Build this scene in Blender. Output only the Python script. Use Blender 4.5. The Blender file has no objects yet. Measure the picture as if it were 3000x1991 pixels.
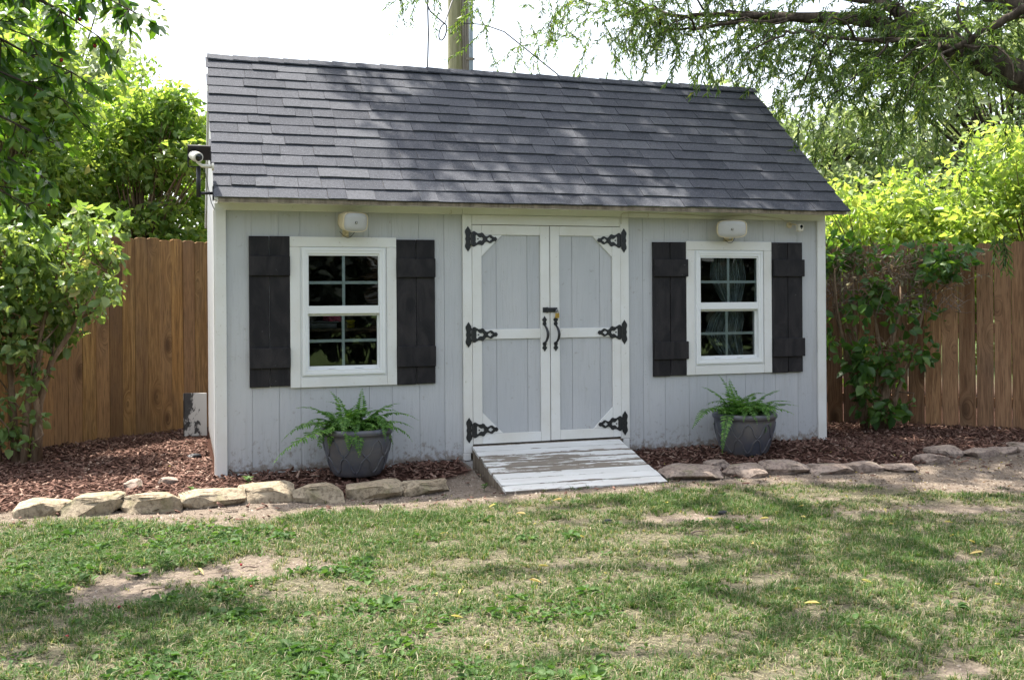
import bpy, bmesh, math, random
import numpy as np
from mathutils import Vector, Matrix

SC = bpy.context.scene
COL = SC.collection
R = math.radians

# ------------------------------------------------------------------ camera
YAW, ROLL = 0.3101, 0.0068
cam_d = bpy.data.cameras.new('camera')
cam = bpy.data.objects.new('camera', cam_d)
COL.objects.link(cam)
cam.location = (-2.6723, -7.414, 1.2651)
cam.rotation_mode = 'QUATERNION'
cam.rotation_quaternion = (Matrix.Rotation(-YAW, 3, 'Z') @ Matrix.Rotation(R(90), 3, 'X')
                           @ Matrix.Rotation(-ROLL, 3, 'Z')).to_quaternion()
cam_d.sensor_width = 36.0
cam_d.lens = 36.0 * 3025.4 / 3000.0
cam_d.shift_x = 0.0
cam_d.shift_y = -(995.5 - 871.8) / 3000.0
cam_d.clip_start = 0.05
cam_d.clip_end = 2000
SC.camera = cam

# ------------------------------------------------------------------ sky, sun, exposure
SUN_DIR = Vector((-0.20, 0.31, 0.93)).normalized()       # towards the sun
elev = math.asin(SUN_DIR.z)
azim = math.atan2(SUN_DIR.x, SUN_DIR.y)
world = bpy.data.worlds.new('World')
SC.world = world
world.use_nodes = True
wn = world.node_tree
wn.nodes.clear()
sky_t = wn.nodes.new('ShaderNodeTexSky')
sky_t.sky_type = 'NISHITA'
sky_t.sun_disc = False
sky_t.sun_elevation = elev
sky_t.sun_rotation = azim
sky_t.air_density = 1.0
sky_t.dust_density = 3.5
sky_t.ozone_density = 0.7
hsv = wn.nodes.new('ShaderNodeHueSaturation')             # thin white summer haze
hsv.inputs['Saturation'].default_value = 0.48
bg = wn.nodes.new('ShaderNodeBackground')
bg.inputs['Strength'].default_value = 0.15
wo = wn.nodes.new('ShaderNodeOutputWorld')
wn.links.new(sky_t.outputs[0], hsv.inputs['Color'])
wn.links.new(hsv.outputs[0], bg.inputs[0])
wn.links.new(bg.outputs[0], wo.inputs[0])

sun_d = bpy.data.lights.new('sun', 'SUN')
sun_d.energy = 3.7
sun_d.angle = R(0.53)
sun_d.color = (1.0, 0.94, 0.84)
sun = bpy.data.objects.new('sun', sun_d)
COL.objects.link(sun)
sun.rotation_euler = SUN_DIR.to_track_quat('Z', 'Y').to_euler()
sun.location = SUN_DIR * 40

SC.view_settings.view_transform = 'Standard'
SC.view_settings.look = 'None'
SC.view_settings.gamma = 1.0
SC.view_settings.use_curve_mapping = False
SC.view_settings.exposure = 1.70
SC.cycles.max_bounces = 8
SC.cycles.transparent_max_bounces = 12

# ------------------------------------------------------------------ helpers
WL = {}                                                    # world position of every object


def add(name, mesh, mat=None, parent=None, loc=(0, 0, 0), rot=(0, 0, 0)):
    o = bpy.data.objects.new(name, mesh)
    COL.objects.link(o)
    w = Vector(loc)
    WL[o.name] = w
    if parent is not None:
        o.parent = parent
        o.location = w - WL[parent.name]
    else:
        o.location = w
    o.rotation_euler = rot
    if mat is not None and mesh is not None and not mesh.materials:
        mesh.materials.append(mat)
    return o


def tag(o, label=None, cat=None, group=None, kind=None):
    if label:
        o['label'] = label
    if cat:
        o['category'] = cat
    if group:
        o['group'] = group
    if kind:
        o['kind'] = kind
    return o


def empty(name, loc, parent=None):
    return add(name, None, None, parent, loc)


def mesh_np(name, V, F, attrs=None, smooth=False):
    """V (n,3); F list of int arrays (m,k)"""
    me = bpy.data.meshes.new(name)
    V = np.asarray(V, np.float32)
    me.vertices.add(len(V))
    me.vertices.foreach_set('co', V.ravel())
    if not isinstance(F, list):
        F = [F]
    tot = np.concatenate([np.full(len(f), f.shape[1], np.int32) for f in F])
    idx = np.concatenate([np.asarray(f, np.int32).ravel() for f in F])
    me.loops.add(len(idx))
    me.loops.foreach_set('vertex_index', idx)
    me.polygons.add(len(tot))
    st = np.concatenate([[0], np.cumsum(tot)[:-1]]).astype(np.int32)
    me.polygons.foreach_set('loop_start', st)
    me.polygons.foreach_set('loop_total', tot)
    if smooth:
        me.polygons.foreach_set('use_smooth', np.ones(len(tot), bool))
    for k, a in (attrs or {}).items():
        at = me.attributes.new(k, 'FLOAT', 'POINT')
        at.data.foreach_set('value', np.asarray(a, np.float32))
    me.update()
    me.validate()
    return me


class MB:
    """collects shapes into ONE mesh"""

    def __init__(s):
        s.v, s.f = [], []

    def add(s, vs, fs):
        b = len(s.v)
        s.v += [tuple(v) for v in vs]
        s.f += [tuple(b + i for i in f) for f in fs]
        return s

    def box(s, x0, x1, y0, y1, z0, z1):
        return s.add([(x0, y0, z0), (x1, y0, z0), (x1, y1, z0), (x0, y1, z0),
                      (x0, y0, z1), (x1, y0, z1), (x1, y1, z1), (x0, y1, z1)],
                     [(0, 3, 2, 1), (4, 5, 6, 7), (0, 1, 5, 4), (1, 2, 6, 5), (2, 3, 7, 6), (3, 0, 4, 7)])

    def prism_y(s, poly, y0, y1):
        """poly in (x,z), extruded along y"""
        n = len(poly)
        vs = [(x, y0, z) for x, z in poly] + [(x, y1, z) for x, z in poly]
        fs = [tuple(range(n)), tuple(range(2 * n - 1, n - 1, -1))]
        fs += [(i, i + n, (i + 1) % n + n, (i + 1) % n) for i in range(n)]
        return s.add(vs, fs)

    def prism_x(s, poly, x0, x1):
        """poly in (y,z), extruded along x"""
        n = len(poly)
        vs = [(x0, y, z) for y, z in poly] + [(x1, y, z) for y, z in poly]
        fs = [tuple(range(n)), tuple(range(2 * n - 1, n - 1, -1))]
        fs += [(i, i + n, (i + 1) % n + n, (i + 1) % n) for i in range(n)]
        return s.add(vs, fs)

    def tube(s, pts, rad, n=8, cap=True):
        pts = [Vector(p) for p in pts]
        if not hasattr(rad, '__len__'):
            rad = [rad] * len(pts)
        vs, fs = [], []
        up = Vector((0, 0, 1))
        d0 = (pts[1] - pts[0]).normalized()
        if abs(d0.z) > .9:
            up = Vector((1, 0, 0))
        a = d0.cross(up).normalized()
        for i, p in enumerate(pts):
            d = (pts[min(i + 1, len(pts) - 1)] - pts[max(i - 1, 0)]).normalized()
            a = (a - d * a.dot(d)).normalized()
            b = d.cross(a)
            for k in range(n):
                t = 2 * math.pi * k / n
                vs.append(p + (a * math.cos(t) + b * math.sin(t)) * rad[i])
        for i in range(len(pts) - 1):
            for k in range(n):
                fs.append((i * n + k, i * n + (k + 1) % n, (i + 1) * n + (k + 1) % n, (i + 1) * n + k))
        if cap:
            fs.append(tuple(range(n - 1, -1, -1)))
            fs.append(tuple((len(pts) - 1) * n + k for k in range(n)))
        return s.add(vs, fs)

    def lathe(s, prof, n=48, c=(0, 0, 0)):
        vs, fs = [], []
        for r, z in prof:
            for k in range(n):
                t = 2 * math.pi * k / n
                vs.append((c[0] + r * math.cos(t), c[1] + r * math.sin(t), c[2] + z))
        for i in range(len(prof) - 1):
            for k in range(n):
                fs.append((i * n + k, i * n + (k + 1) % n, (i + 1) * n + (k + 1) % n, (i + 1) * n + k))
        return s.add(vs, fs)

    def disc_y(s, x, z, r, y0, y1, n=10):
        return s.prism_y([(x + r * math.cos(2 * math.pi * k / n), z + r * math.sin(2 * math.pi * k / n)) for k in range(n)], y0, y1)

    def mesh(s, name, smooth=False, bevel=0):
        me = bpy.data.meshes.new(name)
        me.from_pydata(s.v, [], s.f)
        bm = bmesh.new()
        bm.from_mesh(me)
        bmesh.ops.recalc_face_normals(bm, faces=bm.faces)
        if bevel:
            es = [e for e in bm.edges if len(e.link_faces) == 2 and e.calc_face_angle(0) > .5]
            bmesh.ops.bevel(bm, geom=es, offset=bevel, segments=1, affect='EDGES', profile=.5)
        bm.to_mesh(me)
        bm.free()
        if smooth:
            me.polygons.foreach_set('use_smooth', [True] * len(me.polygons))
        return me

    def build(s, name, mat, parent=None, smooth=False, bevel=0, origin=None):
        me = s.mesh(name, smooth, bevel)
        loc = Vector((0, 0, 0))
        if origin is not None:
            loc = Vector(origin)
            me.transform(Matrix.Translation(-loc))
        return add(name, me, mat, parent, loc)


_bc = {}


def board(name, x0, x1, y0, y1, z0, z1, mat, parent, bevel=.002, rot=(0, 0, 0)):
    """a bevelled board as its own object; equal sizes share mesh data"""
    sx, sy, sz = round(x1 - x0, 3), round(y1 - y0, 4), round(z1 - z0, 3)
    k = (sx, sy, sz, bevel, mat.name)
    if k not in _bc:
        _bc[k] = MB().box(-sx / 2, sx / 2, -sy / 2, sy / 2, -sz / 2, sz / 2).mesh(name, False, bevel)
    return add(name, _bc[k], mat, parent, ((x0 + x1) / 2, (y0 + y1) / 2, (z0 + z1) / 2), rot)


def outline(loops, thick):
    """flat plate with holes: loops of (x,z); lies in xz, front at y=-thick"""
    cu = bpy.data.curves.new('plate', 'CURVE')
    cu.dimensions = '2D'
    cu.fill_mode = 'BOTH'
    cu.extrude = thick / 2
    for lp in loops:
        sp = cu.splines.new('POLY')
        sp.points.add(len(lp) - 1)
        for p, (x, z) in zip(sp.points, lp):
            p.co = (x, z, 0, 1)
        sp.use_cyclic_u = True
    ob = bpy.data.objects.new('plate', cu)
    COL.objects.link(ob)
    bpy.context.view_layer.update()
    me = bpy.data.meshes.new_from_object(ob)
    bpy.data.objects.remove(ob)
    vs = [(v.co.x, -thick / 2 + v.co.z, v.co.y) for v in me.vertices]
    fs = [tuple(p.vertices) for p in me.polygons]
    bpy.data.meshes.remove(me)
    return vs, fs


def sn(x, y, seed=0, f=1.0, oct=3):
    """cheap smooth noise about -1..1 on numpy arrays"""
    rs = np.random.RandomState(seed)
    out = 0
    amp, tot = 1.0, 0
    for o in range(oct):
        for k in range(4):
            a = rs.rand() * 6.283
            ph = rs.rand() * 6.283
            q = f * (2 ** o) * (.7 + .6 * rs.rand())
            out = out + amp * np.sin((x * math.cos(a) + y * math.sin(a)) * q + ph)
        tot += amp * 2
        amp *= .6
    return out / tot


# ------------------------------------------------------------------ materials
def new_mat(name):
    m = bpy.data.materials.new(name)
    m.use_nodes = True
    nt = m.node_tree
    nt.nodes.clear()
    return m, nt


def N(nt, t, props=None, **inp):
    n = nt.nodes.new('ShaderNode' + t)
    for k, v in (props or {}).items():
        setattr(n, k, v)
    for k, v in inp.items():
        key = int(k[1:]) if k[0] == 'i' and k[1:].isdigit() else k.replace('_', ' ')
        s = n.inputs[key]
        if isinstance(v, bpy.types.NodeSocket):
            nt.links.new(v, s)
        elif isinstance(v, bpy.types.Node):
            nt.links.new(v.outputs[0], s)
        else:
            s.default_value = v
    return n


def ramp(nt, fac, stops, interp='LINEAR'):
    n = N(nt, 'ValToRGB', i0=fac)
    cr = n.color_ramp
    cr.interpolation = interp
    while len(cr.elements) < len(stops):
        cr.elements.new(.5)
    for e, (p, c) in zip(cr.elements, stops):
        e.position = p
        if not hasattr(c, '__len__'):
            c = (c, c, c)
        e.color = (*c[:3], 1)
    return n.outputs[0]


def mixc(nt, fac, a, b, mode='MIX'):
    n = nt.nodes.new('ShaderNodeMix')
    n.data_type = 'RGBA'
    n.blend_type = mode
    for s, v in ((n.inputs[0], fac), (n.inputs[6], a), (n.inputs[7], b)):
        if isinstance(v, bpy.types.NodeSocket):
            nt.links.new(v, s)
        elif hasattr(v, '__len__'):
            s.default_value = (*v[:3], 1)
        else:
            s.default_value = v
    return n.outputs[2]


def mth(nt, op, a, b=0.0, clamp=False):
    n = N(nt, 'Math', {'operation': op, 'use_clamp': clamp}, i0=a, i1=b)
    return n.outputs[0]


def coords(nt, scale=(1, 1, 1), rnd=True):
    tc = nt.nodes.new('ShaderNodeTexCoord').outputs['Object']
    if rnd:
        oi = nt.nodes.new('ShaderNodeObjectInfo')
        off = N(nt, 'Combine' + 'XYZ', X=mth(nt, 'MULTIPLY', oi.outputs['Random'], 37.0),
                Y=mth(nt, 'MULTIPLY', oi.outputs['Random'], 91.0), Z=mth(nt, 'MULTIPLY', oi.outputs['Random'], 53.0))
        tc = N(nt, 'VectorMath', {'operation': 'ADD'}, i0=tc, i1=off).outputs[0]
    return N(nt, 'VectorMath', {'operation': 'MULTIPLY'}, i0=tc, i1=scale).outputs[0]


def noise(nt, vec, scale, detail=4, rough=.55, dist=0.0):
    return N(nt, 'TexNoise', Vector=vec, Scale=scale, Detail=detail, Roughness=rough, Distortion=dist).outputs['Fac']


def finish(m, nt, color, rough=.6, bump=None, bstr=.3, bdist=.01, spec=.3, metallic=0.0, **kw):
    p = nt.nodes.new('ShaderNodeBsdfPrincipled')
    for key, v in (('Base Color', color), ('Roughness', rough), ('Specular IOR Level', spec), ('Metallic', metallic)):
        if isinstance(v, bpy.types.NodeSocket):
            nt.links.new(v, p.inputs[key])
        else:
            p.inputs[key].default_value = (*v[:3], 1) if hasattr(v, '__len__') else v
    if bump is not None:
        b = N(nt, 'Bump', Height=bump, Strength=bstr, Distance=bdist)
        nt.links.new(b.outputs[0], p.inputs['Normal'])
    o = nt.nodes.new('ShaderNodeOutputMaterial')
    nt.links.new(p.outputs[0], o.inputs[0])
    return m


def rnd_of(nt):
    return nt.nodes.new('ShaderNodeObjectInfo').outputs['Random']


def m_siding():
    m, nt = new_mat('grey_siding_paint')
    v = coords(nt, (1, 1, .06))
    g = noise(nt, v, 75, 5, .6, .6)
    v2 = coords(nt, (1, 1, .45))
    w = N(nt, 'TexVoronoi', {'feature': 'F1'}, Vector=v2, Scale=5.5, Randomness=1.0).outputs['Distance']
    knot = mth(nt, 'SINE', mth(nt, 'MULTIPLY', w, 120.0))
    near = ramp(nt, w, [(0, 1), (.13, .8), (.3, 0)])
    h = mth(nt, 'ADD', g, mth(nt, 'MULTIPLY', mth(nt, 'MULTIPLY', knot, near), .18))
    d = noise(nt, coords(nt, (1, 1, .4)), 2.6, 5, .6)
    base = mixc(nt, ramp(nt, d, [(.35, 0), (.7, 1)]), (.425, .435, .450), (.485, .490, .497))
    base = mixc(nt, mth(nt, 'MULTIPLY', ramp(nt, g, [(.32, 1), (.45, 0)]), .14), base, (.22, .21, .20))
    sp = noise(nt, coords(nt), 60, 2, .5)
    base = mixc(nt, ramp(nt, sp, [(.74, 0), (.80, .4)]), base, (.23, .21, .19))
    gz_ = N(nt, 'SeparateXYZ', i0=nt.nodes.new('ShaderNodeNewGeometry').outputs['Position']).outputs[2]
    low = ramp(nt, gz_, [(.07, .30), (.14, .12), (.32, 0)])
    mud = noise(nt, coords(nt), 24, 6, .7)
    base = mixc(nt, ramp(nt, mth(nt, 'ADD', mud, low), [(.62, 0), (.80, .85)]), base, (.20, .16, .125))
    st = noise(nt, coords(nt, (1, 1, .05)), 22, 3, .5)
    base = mixc(nt, ramp(nt, st, [(.60, 0), (.78, .28)]), base, (.30, .285, .26))
    return finish(m, nt, base, .6, h, .5, .006, .25)


def m_white():
    m, nt = new_mat('white_trim_paint')
    v = coords(nt)
    d = noise(nt, v, 3.0, 5, .6)
    sp = noise(nt, v, 45, 3, .6)
    base = mixc(nt, ramp(nt, d, [(.35, 0), (.75, 1)]), (.70, .70, .685), (.62, .60, .55))
    base = mixc(nt, ramp(nt, sp, [(.66, 0), (.74, .5)]), base, (.38, .33, .27))
    g = noise(nt, coords(nt, (1, 1, 1)), 28, 4, .6)
    return finish(m, nt, base, .5, g, .12, .004, .3)


def m_ramp():
    m, nt = new_mat('peeling_ramp_paint')
    oi = nt.nodes.new('ShaderNodeObjectInfo')
    lv = N(nt, 'SeparateColor', i0=oi.outputs['Color']).outputs[0]
    v = coords(nt, (.22, 1.25, 1))
    n1 = noise(nt, v, 7.0, 9, .66, .3)
    n2 = noise(nt, coords(nt, (.22, 1.2, 1)), 40, 5, .65)
    tc = nt.nodes.new('ShaderNodeTexCoord').outputs['Object']
    yy = mth(nt, 'ABSOLUTE', N(nt, 'SeparateXYZ', i0=tc).outputs[1])
    edge = ramp(nt, yy, [(.036, 0), (.054, .13)])
    f = mth(nt, 'ADD', mth(nt, 'ADD', mth(nt, 'MULTIPLY', n1, .72), mth(nt, 'MULTIPLY', n2, .28)), edge)
    f = mth(nt, 'ADD', f, lv)
    mask = ramp(nt, f, [(.655, 0), (.668, 1)])
    grain = noise(nt, coords(nt, (.06, 1, 1)), 120, 4, .6)
    wood = mixc(nt, grain, (.15, .125, .10), (.30, .26, .21))
    dirt = noise(nt, coords(nt, (.3, 1, 1)), 9, 5, .65)
    wht = mixc(nt, ramp(nt, dirt, [(.35, 0), (.8, .55)]), (.68, .68, .66), (.46, .43, .38))
    base = mixc(nt, mask, wht, wood)
    h = mth(nt, 'ADD', mth(nt, 'MULTIPLY', mth(nt, 'SUBTRACT', 1.0, mask), 1.0), mth(nt, 'MULTIPLY', grain, .4))
    return finish(m, nt, base, .6, h, .5, .002, .25)


def m_shutter():
    m, nt = new_mat('charcoal_stain')
    v = coords(nt, (1, 1, .07))
    g = noise(nt, v, 70, 5, .6, .5)
    c = noise(nt, coords(nt, (1, 1, .4)), 9, 4, .6, 1.0)
    base = mixc(nt, ramp(nt, c, [(.4, 0), (.75, 1)]), (.0125, .0115, .0135), (.034, .030, .031))
    sp = noise(nt, coords(nt), 42, 2, .5)
    base = mixc(nt, ramp(nt, sp, [(.755, 0), (.79, .35)]), base, (.25, .24, .25))
    return finish(m, nt, base, .65, g, .35, .003, .22)


def m_shingle():
    m, nt = new_mat('asphalt_shingle')
    r = rnd_of(nt)
    base = ramp(nt, r, [(0, (.030, .034, .045)), (.3, (.046, .050, .063)), (.7, (.056, .060, .073)), (1, (.078, .082, .095))])
    v = coords(nt)
    g = noise(nt, v, 130, 3, .8)
    g2 = noise(nt, v, 60, 4, .8)
    base = mixc(nt, ramp(nt, g, [(.52, 0), (.72, .7)]), base, (.20, .205, .225))
    lz = noise(nt, coords(nt, rnd=False), 1.7, 3, .6)
    base = mixc(nt, ramp(nt, g2, [(.3, .7), (.5, 0)]), base, (.02, .02, .024))
    return finish(m, nt, base, .85, g, .6, .004, .25)


def m_fence(name, a, b, c):
    m, nt = new_mat(name)
    r = rnd_of(nt)
    vk = coords(nt, (1, 1, .42))
    vor = N(nt, 'TexVoronoi', {'feature': 'F1'}, Vector=vk, Scale=3.8, Randomness=1.0).outputs['Distance']
    near = ramp(nt, vor, [(.0, 1), (.07, .9), (.20, 0)])
    warp = mth(nt, 'MULTIPLY', ramp(nt, vor, [(0, 1), (.3, 0)]), 1.6)
    v = N(nt, 'VectorMath', {'operation': 'ADD'}, i0=coords(nt, (1, 1, .05)),
          i1=N(nt, 'CombineXYZ', X=mth(nt, 'MULTIPLY', warp, .09), Y=0.0, Z=0.0)).outputs[0]
    g = noise(nt, v, 34, 5, .55, .9)
    g2 = noise(nt, v, 130, 4, .6, .2)
    base = mixc(nt, ramp(nt, g, [(.34, 0), (.66, 1)]), a, b)
    base = mixc(nt, ramp(nt, mth(nt, 'FRACT', mth(nt, 'MULTIPLY', r, 7.3)), [(0, 0), (1, .85)]), base, c)
    st = noise(nt, coords(nt, (1, 1, .35)), 3.0, 4, .6)
    base = mixc(nt, ramp(nt, st, [(.45, 0), (.72, .5)]), base, (.14, .10, .078))
    base = mixc(nt, 1.0, base, ramp(nt, r, [(0, (.58, .57, .56)), (.5, (1, 1, 1)), (1, (1.25, 1.2, 1.05))]), 'MULTIPLY')
    base = mixc(nt, mth(nt, 'MULTIPLY', ramp(nt, g2, [(.36, 1), (.52, 0)]), .6), base, (.085, .048, .026))
    base = mixc(nt, mth(nt, 'MULTIPLY', near, .8), base, (.065, .032, .016))
    return finish(m, nt, base, .75, mth(nt, 'ADD', g2, g), .3, .004, .2)


def m_leaf(name, stops, trans, tfac=.45, rough=.45, spec=.35):
    m, nt = new_mat(name)
    a = N(nt, 'Attribute', {'attribute_name': 'v'}).outputs['Fac']
    col = ramp(nt, a, stops)
    p = N(nt, 'BsdfPrincipled', Base_Color=col, Roughness=rough)
    p.inputs['Specular IOR Level'].default_value = spec
    tcol = mixc(nt, 1.0, col, trans, 'MULTIPLY')
    t = N(nt, 'BsdfTranslucent', Color=tcol)
    mx = N(nt, 'MixShader', i0=tfac, i1=p.outputs[0], i2=t.outputs[0])
    o = N(nt, 'OutputMaterial', i0=mx.outputs[0])
    return m


def m_attr(name, stops, rough=.8, spec=.15, nscale=0, nstops=None, bump=0):
    m, nt = new_mat(name)
    a = N(nt, 'Attribute', {'attribute_name': 'v'}).outputs['Fac']
    col = ramp(nt, a, stops)
    g = None
    if nscale:
        g = noise(nt, coords(nt, rnd=False), nscale, 4, .6)
        col = mixc(nt, ramp(nt, g, [(.3, .5), (.6, 0)]), col, (.02, .015, .012))
    return finish(m, nt, col, rough, g if bump else None, bump, .004, spec)


def m_ground():
    m, nt = new_mat('soil')
    mu = N(nt, 'Attribute', {'attribute_name': 'mulch'}).outputs['Fac']
    ba = N(nt, 'Attribute', {'attribute_name': 'bare'}).outputs['Fac']
    v = coords(nt, rnd=False)
    n1 = noise(nt, v, 3, 6, .6)
    n2 = noise(nt, v, 40, 6, .65)
    n3 = noise(nt, v, 220, 3, .6)
    soil = mixc(nt, ramp(nt, n1, [(.3, 0), (.7, 1)]), (.19, .150, .116), (.29, .240, .195))
    soil = mixc(nt, ramp(nt, n2, [(.35, .7), (.6, 0)]), soil, (.10, .078, .062))
    lawn = mixc(nt, ramp(nt, n2, [(.4, 0), (.62, 1)]), (.105, .095, .064), (.180, .160, .115))
    turf = mixc(nt, n2, (.045, .075, .020), (.10, .13, .045))
    lawn = mixc(nt, N(nt, 'Attribute', {'attribute_name': 'turf'}).outputs['Fac'], lawn, turf)
    base = mixc(nt, ba, lawn, soil)
    md = mixc(nt, n2, (.030, .015, .011), (.085, .040, .028))
    base = mixc(nt, mu, base, md)
    h = mth(nt, 'ADD', n2, mth(nt, 'MULTIPLY', n3, .5))
    return finish(m, nt, base, .95, h, .9, .02, .1)


def m_stone(name, a, b, dark):
    m, nt = new_mat(name)
    v = coords(nt)
    n1 = noise(nt, v, 5, 5, .6)
    n2 = noise(nt, v, 34, 6, .7)
    col = mixc(nt, ramp(nt, n1, [(.3, 0), (.7, 1)]), a, b)
    col = mixc(nt, ramp(nt, n2, [(.36, .75), (.54, 0)]), col, dark)
    col = mixc(nt, ramp(nt, noise(nt, v, 9, 4, .6), [(.55, 0), (.7, .5)]), col, (.20, .19, .10))
    return finish(m, nt, col, .9, mth(nt, 'ADD', n2, mth(nt, 'MULTIPLY', n1, .6)), .7, .012, .15)


def m_bark(name, a, b, zs=.25):
    m, nt = new_mat(name)
    v = coords(nt, (1, 1, zs))
    n1 = noise(nt, v, 26, 6, .65, .4)
    col = mixc(nt, ramp(nt, n1, [(.35, 0), (.68, 1)]), a, b)
    return finish(m, nt, col, .9, n1, .8, .012, .12)


def m_plain(name, col, rough=.5, spec=.4, metallic=0.0, var=.0, vs=12, bump=0, dcol=None):
    m, nt = new_mat(name)
    n1 = noise(nt, coords(nt), vs, 5, .6)
    c = mixc(nt, mth(nt, 'MULTIPLY', ramp(nt, n1, [(.35, 0), (.7, 1)]), var), col, dcol or tuple(x * .4 for x in col))
    return finish(m, nt, c, rough, n1 if bump else None, bump, .003, spec, metallic)


def m_glass():
    m, nt = new_mat('window_glass')
    lw = N(nt, 'Fresnel', IOR=1.55)
    wav = noise(nt, coords(nt), 2.2, 2, .5)
    b = N(nt, 'Bump', Height=wav, Strength=.12, Distance=.02)
    t = N(nt, 'BsdfTransparent', Color=(.80, .84, .84, 1))
    g = N(nt, 'BsdfGlossy', Color=(1, 1, 1, 1), Roughness=.015, Normal=b.outputs[0])
    mx = N(nt, 'MixShader', i0=lw.outputs[0], i1=t.outputs[0], i2=g.outputs[0])
    N(nt, 'OutputMaterial', i0=mx.outputs[0])
    return m


def m_film():
    m, nt = new_mat('clear_plastic_film')
    t = N(nt, 'BsdfTransparent', Color=(.9, .93, .93, 1))
    g = N(nt, 'BsdfDiffuse', Color=(.75, .80, .80, 1))
    tl = N(nt, 'BsdfTranslucent', Color=(.7, .75, .75, 1))
    lw = N(nt, 'LayerWeight', Blend=.45)
    mx0 = N(nt, 'MixShader', i0=.4, i1=g.outputs[0], i2=tl.outputs[0])
    mx = N(nt, 'MixShader', i0=ramp(nt, lw.outputs['Facing'], [(.1, .2), (.75, .95)]), i1=t.outputs[0], i2=mx0.outputs[0])
    N(nt, 'OutputMaterial', i0=mx.outputs[0])
    return m


def m_pot():
    m, nt = new_mat('pot_glaze')
    v = coords(nt)
    n1 = noise(nt, v, 5, 5, .6)
    n2 = noise(nt, v, 38, 5, .6)
    col = mixc(nt, ramp(nt, n1, [(.35, 0), (.65, 1)]), (.058, .066, .092), (.105, .100, .104))
    col = mixc(nt, ramp(nt, n2, [(.55, 0), (.78, .5)]), col, (.17, .14, .11))
    return finish(m, nt, col, .38, n2, .15, .003, .5)


M = {}
M['siding'] = m_siding()
M['white'] = m_white()
M['vinyl'] = m_plain('white_vinyl', (.74, .75, .75), .35, .4, 0, .12, 5, 0, (.5, .48, .44))
M['muntin'] = m_plain('pale_grid', (.74, .77, .76), .4, .4, 0, .1)
M['ramp'] = m_ramp()
M['rawwood'] = m_bark('weathered_wood', (.13, .105, .08), (.30, .25, .19), .1)
M['shutter'] = m_shutter()
M['shingle'] = m_shingle()
M['fenceL'] = m_fence('cedar_fence_golden', (.20, .105, .035), (.40, .24, .095), (.27, .155, .085))
M['fenceR'] = m_fence('cedar_fence_red', (.25, .125, .060), (.47, .275, .145), (.32, .195, .125))
M['iron'] = m_plain('black_iron', (.012, .013, .016), .42, .5, 0, .3, 30, .1, (.03, .03, .03))
M['brass'] = m_plain('brass', (.55, .36, .09), .35, .5, .8, .3)
M['steel'] = m_plain('steel', (.45, .46, .48), .3, .5, .9, .2)
M['beige'] = m_plain('aged_beige_plastic', (.58, .50, .34), .45, .4, 0, .5, 5, 0, (.48, .38, .22))
M['grille'] = m_plain('speaker_grille', (.46, .455, .44), .6, .3, 0, .4, 6, 0, (.36, .34, .31))
M['camwhite'] = m_plain('camera_plastic', (.72, .68, .60), .4, .4, 0, .2)
M['lens'] = m_plain('camera_lens', (.01, .01, .012), .12, .6)
M['blackplastic'] = m_plain('black_plastic', (.018, .018, .022), .45, .4, 0, .2)
M['panel'] = m_plain('solar_cells', (.012, .014, .022), .2, .6)
M['glass'] = m_glass()
M['film'] = m_film()
M['interior'] = m_plain('interior_wood', (.16, .115, .075), .8, .2, 0, .6, 8)
M['dark'] = m_plain('dark_clutter', (.035, .03, .03), .7, .3, 0, .5)
M['yellow'] = m_plain('yellow_plastic', (.75, .58, .05), .4, .4, 0, .2)
M['pink'] = m_plain('pink_cloth', (.65, .12, .20), .8, .2, 0, .3)
M['tote'] = m_plain('grey_tote', (.22, .21, .22), .5, .3, 0, .3)
M['pot'] = m_pot()
M['potsoil'] = m_plain('potting_soil', (.035, .022, .016), .95, .1, 0, .6, 60, .8)
M['stoneT'] = m_stone('tan_stone', (.28, .225, .155), (.39, .33, .245), (.095, .072, .05))
M['stoneG'] = m_stone('grey_stone', (.26, .20, .165), (.37, .30, .25), (.09, .07, .06))
def m_splash():
    m, nt = new_mat('paint_splashed_board')
    v = coords(nt, (1, 1, .55))
    n1 = noise(nt, v, 8, 7, .7, .5)
    tc = nt.nodes.new('ShaderNodeTexCoord').outputs['Object']
    sx = N(nt, 'SeparateXYZ', i0=tc)
    right = ramp(nt, mth(nt, 'ADD', mth(nt, 'MULTIPLY', sx.outputs[0], 2.6), .5), [(.3, 0), (.75, .2)])
    f = ramp(nt, mth(nt, 'ADD', n1, right), [(.54, 0), (.58, 1)])
    base = mixc(nt, noise(nt, v, 30, 4, .6), (.030, .030, .034), (.085, .082, .08))
    return finish(m, nt, mixc(nt, f, base, (.50, .49, .47)), .75, n1, .3, .004, .2)


M['conc'] = m_splash()
M['ground'] = m_ground()
M['barkW'] = m_bark('willow_bark', (.024, .018, .014), (.095, .076, .060))
M['barkS'] = m_bark('shrub_bark', (.13, .085, .055), (.30, .215, .145))
M['twig'] = m_bark('dry_twig', (.13, .095, .075), (.28, .22, .18))
M['pole'] = m_bark('old_pole_wood', (.19, .185, .10), (.34, .32, .21), .05)
M['poleg'] = m_bark('grey_pole_wood', (.13, .11, .09), (.29, .26, .23), .05)
M['conduit'] = m_plain('grey_conduit', (.24, .29, .33), .5, .4, 0, .15)
M['wire'] = m_plain('dark_wire', (.05, .05, .055), .5, .4)
M['cable'] = m_plain('painted_cable', (.42, .37, .28), .5, .3)
M['red'] = m_plain('red_fruit', (.26, .008, .016), .25, .5)
M['mulch'] = m_attr('mulch_chips', [(0, (.034, .019, .014)), (.3, (.105, .054, .041)), (.65, (.18, .105, .080)), (.88, (.27, .185, .145)), (1, (.40, .31, .25))], .85)
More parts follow.
